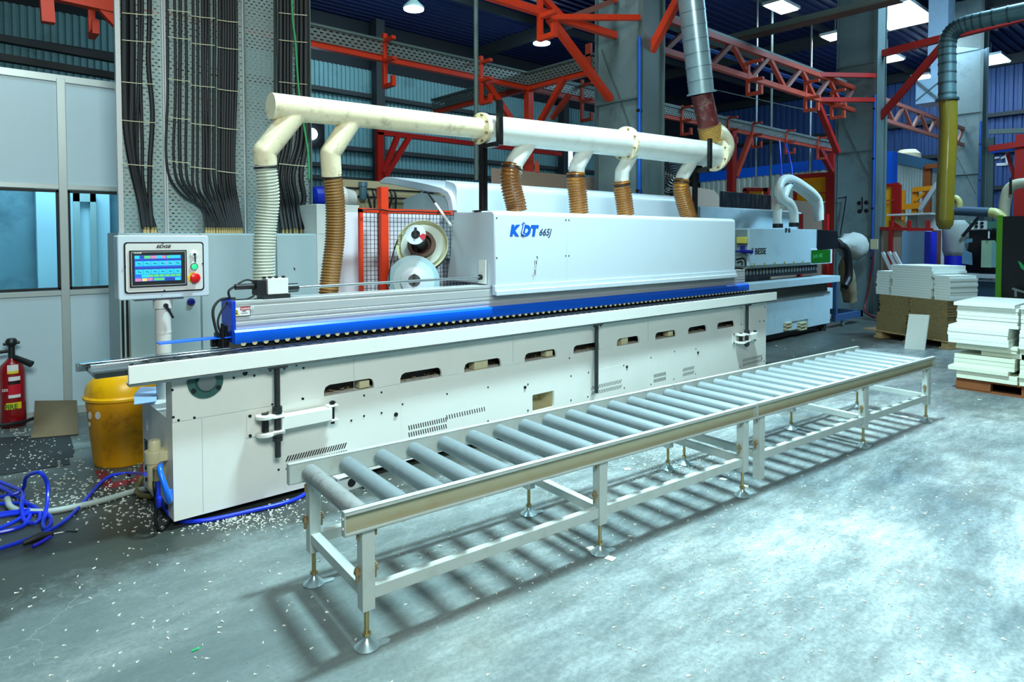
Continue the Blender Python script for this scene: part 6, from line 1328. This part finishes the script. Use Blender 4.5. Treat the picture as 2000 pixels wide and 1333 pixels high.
for i, (a, b_) in enumerate((((1724, 493), (1738, 522)), ((1736, 492), (1749, 518)), ((1746, 493), (1756, 512)))): tag(MB().bar(at(*a, x=13.2), at(*b_, x=13.2)+(at(*b_, x=13.2)-at(*a, x=13.2))*((at(*b_, x=13.2).z-FL-.04)/(at(*a, x=13.2).z-at(*b_, x=13.2).z)), .07, .05).build('metal_profile', alum), ['leftmost of the three slanting bright profiles behind the board stack', 'middle one of the three slanting bright profiles behind the board stack', 'rightmost of the three slanting bright profiles behind the board stack'][i], 'profile')
t = thing('bulk_sack', 'grey dust sack with a blue base below the olive drop hose', 'sack', at(1865, 560, x=14.6)); m = MB(); a = at(1866, 440, x=14.6); b_ = at(1866, 500, x=14.6); kk = (a-CAM).dot(FF)/FPX; m.lathe((14.6, a.y, b_.z), [(17*kk, 0), (20*kk, .1), (21*kk, (a.z-b_.z)*.6), (22*kk, a.z-b_.z), (14*kk, a.z-b_.z+.1)], (0, 0, 1), 24)
for v in m.bm.verts: v.co += V((random.uniform(-1, 1), random.uniform(-1, 1), 0))*.015
m.build('sack_cloth', sack, t, ang=80); m = MB(); m.lathe((14.6, a.y, FL), [(17*kk, 0), (17.5*kk, b_.z-FL)], (0, 0, 1), 24); m.build('blue_base', pm('deep_blue_drum', (20, 30, 170), .4), t)
# olive drop hose with spiral duct
OX = 13.6
t = thing('drop_hose', 'olive translucent drop hose hanging from a dark spiral duct at the right', 'hose', at(1848, 440, x=OX)); kk = (at(1850, 300, x=OX)-CAM).dot(FF)/FPX
m = MB(); m.tube([at(1851, 196, x=OX), at(1852, 240, x=OX), at(1850, 300, x=OX), at(1847, 360, x=OX), at(1845, 430, x=OX)], 15.5*kk, 24, 8); m.lathe(at(1845, 430, x=OX), [(15.5*kk, 0), (14*kk, -.10), (9*kk, -.18)], (0, 0, 1), 20); m.build('hose_wall', olive, t)
m = MB(); m.tube([at(1858, 395, x=OX+.1), at(1866, 387, x=OX+.1), at(1873, 395, x=OX+.1), at(1873, 408, x=OX+.1)], 6*kk, 14); m.build('side_outlet', pm('olive_pale', (170, 160, 96), .4), t)
dsp = pm('dark_spiral_duct', (96, 124, 126), .4, .5, var=.3, scale=6)
m = MB(); PP = smooth_path([at(1850, 197, x=OX), at(1850, 130, x=OX), at(1851, 82, x=OX), at(1862, 60, x=OX), at(1885, 47, x=OX), at(1940, 34, x=OX), at(2060, 8, x=OX)], 10); m.sweep(PP, 15*kk, 22); m.build('spiral_duct', dsp, t)
m = MB()
for i in range(2, len(PP)-1, 3): d_ = (PP[i+1]-PP[i]).normalized(); m.cyl(PP[i]-d_*.015, PP[i]+d_*.015, 15.8*kk, 22)
m.cyl(at(1850, 193, x=OX), at(1850, 197, x=OX), 20*kk, 20); m.build('duct_band', pm('band_dark', (60, 84, 88), .4, .4), t)
t = thing('branch_duct', 'dark blue-grey horizontal pipe with an olive elbow at the far right', 'pipe', at(1900, 415, x=OX)); m = MB(); m.cyl(at(1866, 412, x=OX+.1), at(1932, 415, x=OX+.1), 9*kk, 18); m.build('pipe', pm('pipe_dark', (44, 66, 84), .4), t); m = MB(); m.tube([at(1932, 415, x=OX+.1), at(1945, 417, x=OX+.1), at(1958, 428, x=OX+.1), at(1962, 440, x=OX+.1)], 9*kk, 16); m.build('elbow', pm('olive_elbow', (180, 172, 104), .4), t)
t = thing('beige_duct', 'beige pipe elbow entering at the right edge above the black panel', 'pipe', at(1965, 400, x=15)); m = MB(); m.tube([at(2060, 356, x=15), at(1995, 358, x=15), at(1972, 368, x=15), at(1964, 390, x=15), at(1960, 425, x=15)], 10*kk, 18); m.build('pipe', pm('duct_beige', (196, 190, 160), .45), t); m = MB(); p, q = at(1974, 348, x=14.9), at(1974, 380, x=14.9); m.bar(p, q, .03, .04); m.build('pipe_strap', ink, t)
# square white duct hanging
t = thing('fabric_duct', 'pale bluish rectangular duct hanging from the roof near the furthest column', 'duct', at(1830, 160, x=20)); xbox(1815, 1850, -60, 125, 20, 'duct_shaft', pm('pale_blue_cloth', (170, 200, 224), .6), None, par=t, th=.6); xbox(1789, 1838, 157, 197, 19.4, 'duct_box', MATS['pale_blue_cloth'], None, par=t, th=.8); xbox(1818, 1836, 120, 160, 19.8, 'duct_neck', MATS['pale_blue_cloth'], None, par=t, th=.5); m = MB(); m.bar(at(1789, 157, x=19.35), at(1838, 197, x=19.35), .03, .03); m.bar(at(1789, 197, x=19.35), at(1838, 157, x=19.35), .03, .03); m.build('cross_brace', greymid, t)
# right machine clutter
t = thing('woodworking_machine', 'cluttered pale green and grey machine half hidden by the black panel', 'machine', at(1910, 575, x=14.5)); XM = 14.5
xbox(1876, 1960, 535, 545, XM, 'front_beam', alum, None, par=t, th=.2); xbox(1876, 1960, 550, 590, XM+.1, 'base', pm('teal_base', (40, 70, 84), .5), None, par=t, th=.8); xbox(1917, 1935, 470, 523, XM+.1, 'control_box', pm('pale_green', (160, 186, 150), .45), None, par=t, th=.3); xbox(1936, 1950, 473, 523, XM+.15, 'side_box', pm('pale_teal', (120, 160, 160), .45), None, par=t, th=.3); xbox(1897, 1925, 432, 448, XM+.1, 'perforated_plate', white_cab, None, par=t, th=.1); xbox(1882, 1945, 434, 446, XM+.2, 'rear_plate', pm('dim_green', (70, 120, 100), .5), None, par=t, th=.1); xbox(1882, 1950, 450, 535, XM+.7, 'dark_frame', ink, None, par=t, th=.1)
P = [at(px, py, x=XM) for px, py in ((1878, 468), (1898, 466), (1898, 473), (1884, 476), (1886, 490), (1897, 495), (1898, 518), (1878, 515), (1875, 490))]; MB().prism(P, (.05, 0, 0)).build('curved_guard', pm('guard_blue', (96, 136, 156), .5), t)
MB().bar(at(1880, 462, x=XM-.1), at(1912, 424, x=XM-.1), .07, .05).build('slanted_arm', ink, t)
m = MB()
for px, py in ((1907, 436), (1918, 436), (1907, 443), (1918, 443)): c = at(px, py, x=XM+.09); m.lathe(c, [(.03, 0), (.03, .01)], (-1, 0, 0), 10)
m.build('plate_hole', ink, t); xbox(1930, 1932, 452, 466, XM+.05, 'white_handle', inkwhite, None, par=t, th=.03)
t = thing('control_cabinet', 'black cabinet panel with a lime green edge at the right edge', 'cabinet', at(1960, 580, x=11.8)); xbox(1955, 2120, 423, 590, 11.8, 'black_face', navy, None, par=t, th=.5); xbox(1947, 1954.6, 421, 590, 11.78, 'green_edge', green_line, None, par=t, th=.04)
c = [at(px, py, x=11.79) for px, py in ((1988, 510), (1993, 512), (2004, 525), (2004, 532), (1994, 524))]; MB().prism(c, (.01, 0, 0)).build('green_leaf_mark', pm('mint', (30, 190, 110), .4), t)
p = at(1978, 565, x=11.7); m = MB(); m.bar(at(1977, 564, x=11.6), at(2010, 574, x=11.6), .03, .03); m.bar(at(1984, 566, x=11.6), at(1984, 580, x=11.6), .03, .03); m.build('small_rail', steel, t)
# red frame at far right and wall mark
t = thing('red_rack', 'red steel rack frame at the right edge before the blue corrugated wall', 'frame', at(1994, 420, x=20)); a = at(1994, 350, x=20); MB().box(20, a.y-.14, FL, 20.2, a.y+.14, at(1994, 262, x=20).z).build('frame_post', redsteel, t); MB().bar(at(1932, 291, x=20), at(2060, 272, x=20), .15, .15).build('beam', redsteel, t); MB().bar(at(1968, 300, x=20.5), at(1982, 350, x=20.5), .08, .08).build('diagonal', redsteel, t); MB().bar(at(1935, 297, x=20.3), at(2000, 288, x=20.3), .09, .09).build('blue_pipe', blue, t)
tag(MB().bar(at(1932, 258, x=22.5), at(2060, 252, x=22.5), .12, .14).build('crane_rail', greymid), 'grey-green horizontal rail at the right edge above the red rack', 'beam')
m = MB()
for q_ in (((1938, 307), (1952, 306), (1952, 309), (1940, 312)), ((1962, 303), (1966, 295), (1970, 295), (1969, 323), (1966, 323)), ((1946, 319), (1969, 318), (1969, 323), (1950, 324), (1946, 324)), ((1954, 308), (1963, 303), (1965, 308), (1955, 311))):
    m.prism([at(px, py, x=WR-.10) for px, py in q_], (.02, 0, 0))
tag(m.build('painted_mark', inkwhite), 'large white painted marking on the blue corrugated end wall', 'marking')
# ================================================================== BOARD STACKS
def stackroot(name, lb, cat, A, B, dep):
    d_ = (B-A); d_.z = 0; ang = math.atan2(d_.y, d_.x); return thing(name, lb, cat, (A.x, A.y, FL), ang, local=True), ang, d_.length
# front white stack: face along x=7.45, y falling
SXx = 7.45; A = at(1866, 760, z=FL); ys0 = A.y; SXx = A.x; print('stack', A)
def sz(py): return at(1866, py, x=SXx, y=None).z if False else at(1866, py, x=SXx).z
t = thing('wooden_pallet', 'reddish brown wooden pallet under the white board stack at the right edge', 'pallet', (SXx+.5, ys0-.6, FL))
zp0, zp1 = FL, sz(737); h = zp1-zp0
m = MB()
for k in range(7): m.box(SXx+.02+k*.155, ys0-1.3, zp1-.022, SXx+.14+k*.155, ys0, zp1)
m.build('deck_board', pallet_m, t)
m = MB()
for y_ in (ys0-.09, ys0-.68, ys0-1.28): m.box(SXx+.02, y_, zp0+.02, SXx+1.1, y_+.09, zp1-.022)
for x_ in (SXx+.02, SXx+.5, SXx+.98): m.box(x_, ys0-1.3, zp0+.0005, x_+.1, ys0, zp0+.02)
m.box(SXx+.015, ys0-.32, zp0+.02, SXx+.11, ys0-.0, zp1-.022)
m.build('bearer', pallet_m, t)
tiers = [(737, 722, 0, 0, 2), (722, 714, -.04, .06, 1), (714, 690, .0, .02, 3), (690, 680, .06, -.22, 1), (680, 668, .0, .0, 2), (668, 640, -.06, .07, 4), (640, 634, -.05, .06, 1), (634, 596, .0, .0, 6), (596, 589, -.03, .03, 1)]
bd0 = {}
def board_at(x0, y0, x1, y1, z0, z1, mat, lb, grp):
    key = (round(x1-x0, 2), round(y1-y0, 2), round(z1-z0, 3), mat.name); 
    if key in bd0: o = bd0[key].copy(); scene.collection.objects.link(o)
    else:
        o = MB().box(x0, min(y0, y1), z0, x1, max(y0, y1), z1).build('white_board' if mat != chip else 'chipboard_panel', mat, bevel=.0015); bd0[key] = o
    o.location = ((x0+x1)/2, (y0+y1)/2, z0); tag(o, lb, 'board', grp); return o
gA = 'white boards stacked on the reddish pallet'
for ti, (pa_, pb_, dx, dyy, n) in enumerate(tiers):
    z0, z1 = sz(pa_), sz(pb_); hh = (z1-z0)/n
    for i in range(n):
        j = random.uniform(-.012, .012); mt = boardtop if ti < 5 else board; top = (ti == 8)
        lb = ('white board lying uppermost on the stack at the right edge, left one' if top else 'white board inside the stack on the reddish pallet, left column') 
        board_at(SXx+dx+j, ys0+dyy+j-.55, SXx+dx+j+1.0, ys0+dyy+j, z0+i*hh+.0006, z0+(i+1)*hh-.0015, mt, lb, None if top else gA+', left column')
        lb = ('white board lying uppermost on the stack at the right edge, right one' if top else 'white board inside the stack on the reddish pallet, right column')
        board_at(SXx+dx+j, ys0-.575-.62, SXx+dx+j+1.0, ys0-.575, z0+i*hh+.0006, z0+(i+1)*hh-.0015, mt, lb, None if top else gA+', right column')
# chipboard stack
PA, PB = at(1697, 657, z=FL), at(1850, 684, z=FL); dd = (PB-PA).normalized(); nd = V((-dd.y, dd.x, 0)); 
if nd.dot(FF) < 0: nd = -nd
LL = (PB-PA).length; ang = math.atan2(dd.y, dd.x); print('chip', PA, PB, LL)
pt_ = thing('wooden_pallet', 'pale wooden pallet under the brown chipboard stack', 'pallet', (PA.x, PA.y, FL), ang, local=True)
sg_ = 1 if (V((math.cos(ang+PI/2), math.sin(ang+PI/2), 0))).dot(nd) > 0 else -1
def LB(m, x0, y0, z0, x1, y1, z1): m.box(x0, min(sg_*y0, sg_*y1), z0, x1, max(sg_*y0, sg_*y1), z1)
m = MB(); LB(m, -.12, 0, .11, LL, 1.0, .13); m.build('deck_board', palewood, pt_)
for x_ in (.12, LL*.48, LL*.92):
    m = MB(); LB(m, x_, .02, .03, x_+.12, .98, .11); LB(m, x_-.02, .0, .001, x_+.14, 1.0, .03); m.build('bearer', palewood, pt_)
cb = {}
def local_board(x0, y0, z0, x1, y1, z1, mat, name, lb, grp):
    key = (round(x1-x0, 3), round(y1-y0, 3), round(z1-z0, 4), mat.name)
    cx, cy_ = (x0+x1)/2, (y0+y1)/2
    if key in cb: o = cb[key].copy(); scene.collection.objects.link(o)
    else:
        m = MB(); w2, d2 = (x1-x0)/2, (y1-y0)/2; m.box(-w2, -d2, 0, w2, d2, z1-z0); o = m.build(name, mat, origin=(0, 0, 0)); cb[key] = o
    wp = V((PA.x, PA.y, FL))+V((math.cos(ang), math.sin(ang), 0))*cx+V((math.cos(ang+PI/2), math.sin(ang+PI/2), 0))*sg_*cy_
    o.location = (wp.x, wp.y, FL+z0); o.rotation_euler = (0, 0, ang); return tag(o, lb, 'board', grp)
kd = (PA-CAM).dot(FF)/FPX
ztop = at(1715, 571, y=PA.y).z-FL; zc_ = .13; n = 30; hh = (ztop-zc_)/n; x0c, x1c, x2c = .18, LL*.52, LL*.97
for i in range(n):
    j = random.uniform(-.018, .018); local_board(x0c+j+(.0 if i > 14 else -.05), .03, zc_+i*hh+.0005, x0c+j+(.0 if i > 14 else -.05)+(x1c-x0c), .9, zc_+(i+1)*hh-.001, chip, 'chipboard_panel', 'brown chipboard panel in the left column of the stack below the white boards', 'chipboard panels, left column')
    j = random.uniform(-.018, .018); local_board(x1c+.0+max(j, .0)+.005, .03, zc_+i*hh+.0005, x1c+max(j, 0)+.005+(x2c-x1c), .9, zc_+(i+1)*hh-.001, chip, 'chipboard_panel', 'brown chipboard panel in the right column of the stack below the white boards', 'chipboard panels, right column')
zt9 = at(1760, 511, y=PA.y).z-FL; zb9 = ztop; zm9 = at(1725, 526, y=PA.y).z-FL
def wcol(xa, xb, ztop_, n, lbl, grp, yb=.75, y0=.05):
    hh = (ztop_-zb9)/n
    for i in range(n):
        j = random.uniform(-.02, .02); local_board(xa+j, y0, zb9+i*hh+.0005, xa+j+(xb-xa), yb, zb9+(i+1)*hh-.0012, board, 'white_board', lbl, grp)
wcol(.10, LL*.25, zm9, 9, 'narrow white board in the left column on top of the chipboard', 'white boards on the chipboard, left column', .6)
wcol(LL*.27, LL*.78, zt9, 13, 'white board in the middle column on top of the chipboard', 'white boards on the chipboard, middle column')
wcol(LL*.805, LL*.99, zm9-.02, 9, 'narrow white board in the right column on top of the chipboard', 'white boards on the chipboard, right column', .6)
a, b_, c_, d_ = at(1778, 681, z=FL+.002), at(1817, 684, z=FL+.002), None, None
up = V((0, 0, 1)); lean = nd*.08; hL = (684-624)*kd*1.0
tag(MB().prism([a-nd*.12, b_-nd*.12, b_-nd*.12+up*hL+lean, a-nd*.12+up*hL+lean], nd*.018).build('white_board', board), 'single white board leaning upright against the front of the brown chipboard stack', 'board')
# left top: orange bits at the top-left and wires
t = thing('overhead_beam', 'orange overhead beam with drop bracket at the top-left corner', 'beam', (0, 4.6, 5)); a, b_ = at(60, -22, y=4.6), at(232, 16, y=4.6); MB().bar(a+(a-b_)*.6, b_+(b_-a)*.1, .12, .14).build('beam', orange, t); MB().bar(at(195, 12, y=4.6), at(228, 48, y=4.6), .09, .09).build('knee_brace', orange, t); MB().bar(at(90, -10, y=4.55), at(94, 45, y=4.55), .12, .12).build('drop_bracket', orange, t)
for i, (a, b_) in enumerate((((0, 75), (230, 117)), ((0, 112), (230, 150)))):
    p, q = at(*a, y=6.5), at(*b_, y=6.5); struct(MB().bar(p+(p-q)*.5, q+(q-p)*.15, .12, .09).build('trim_%d' % (50+i), girt))
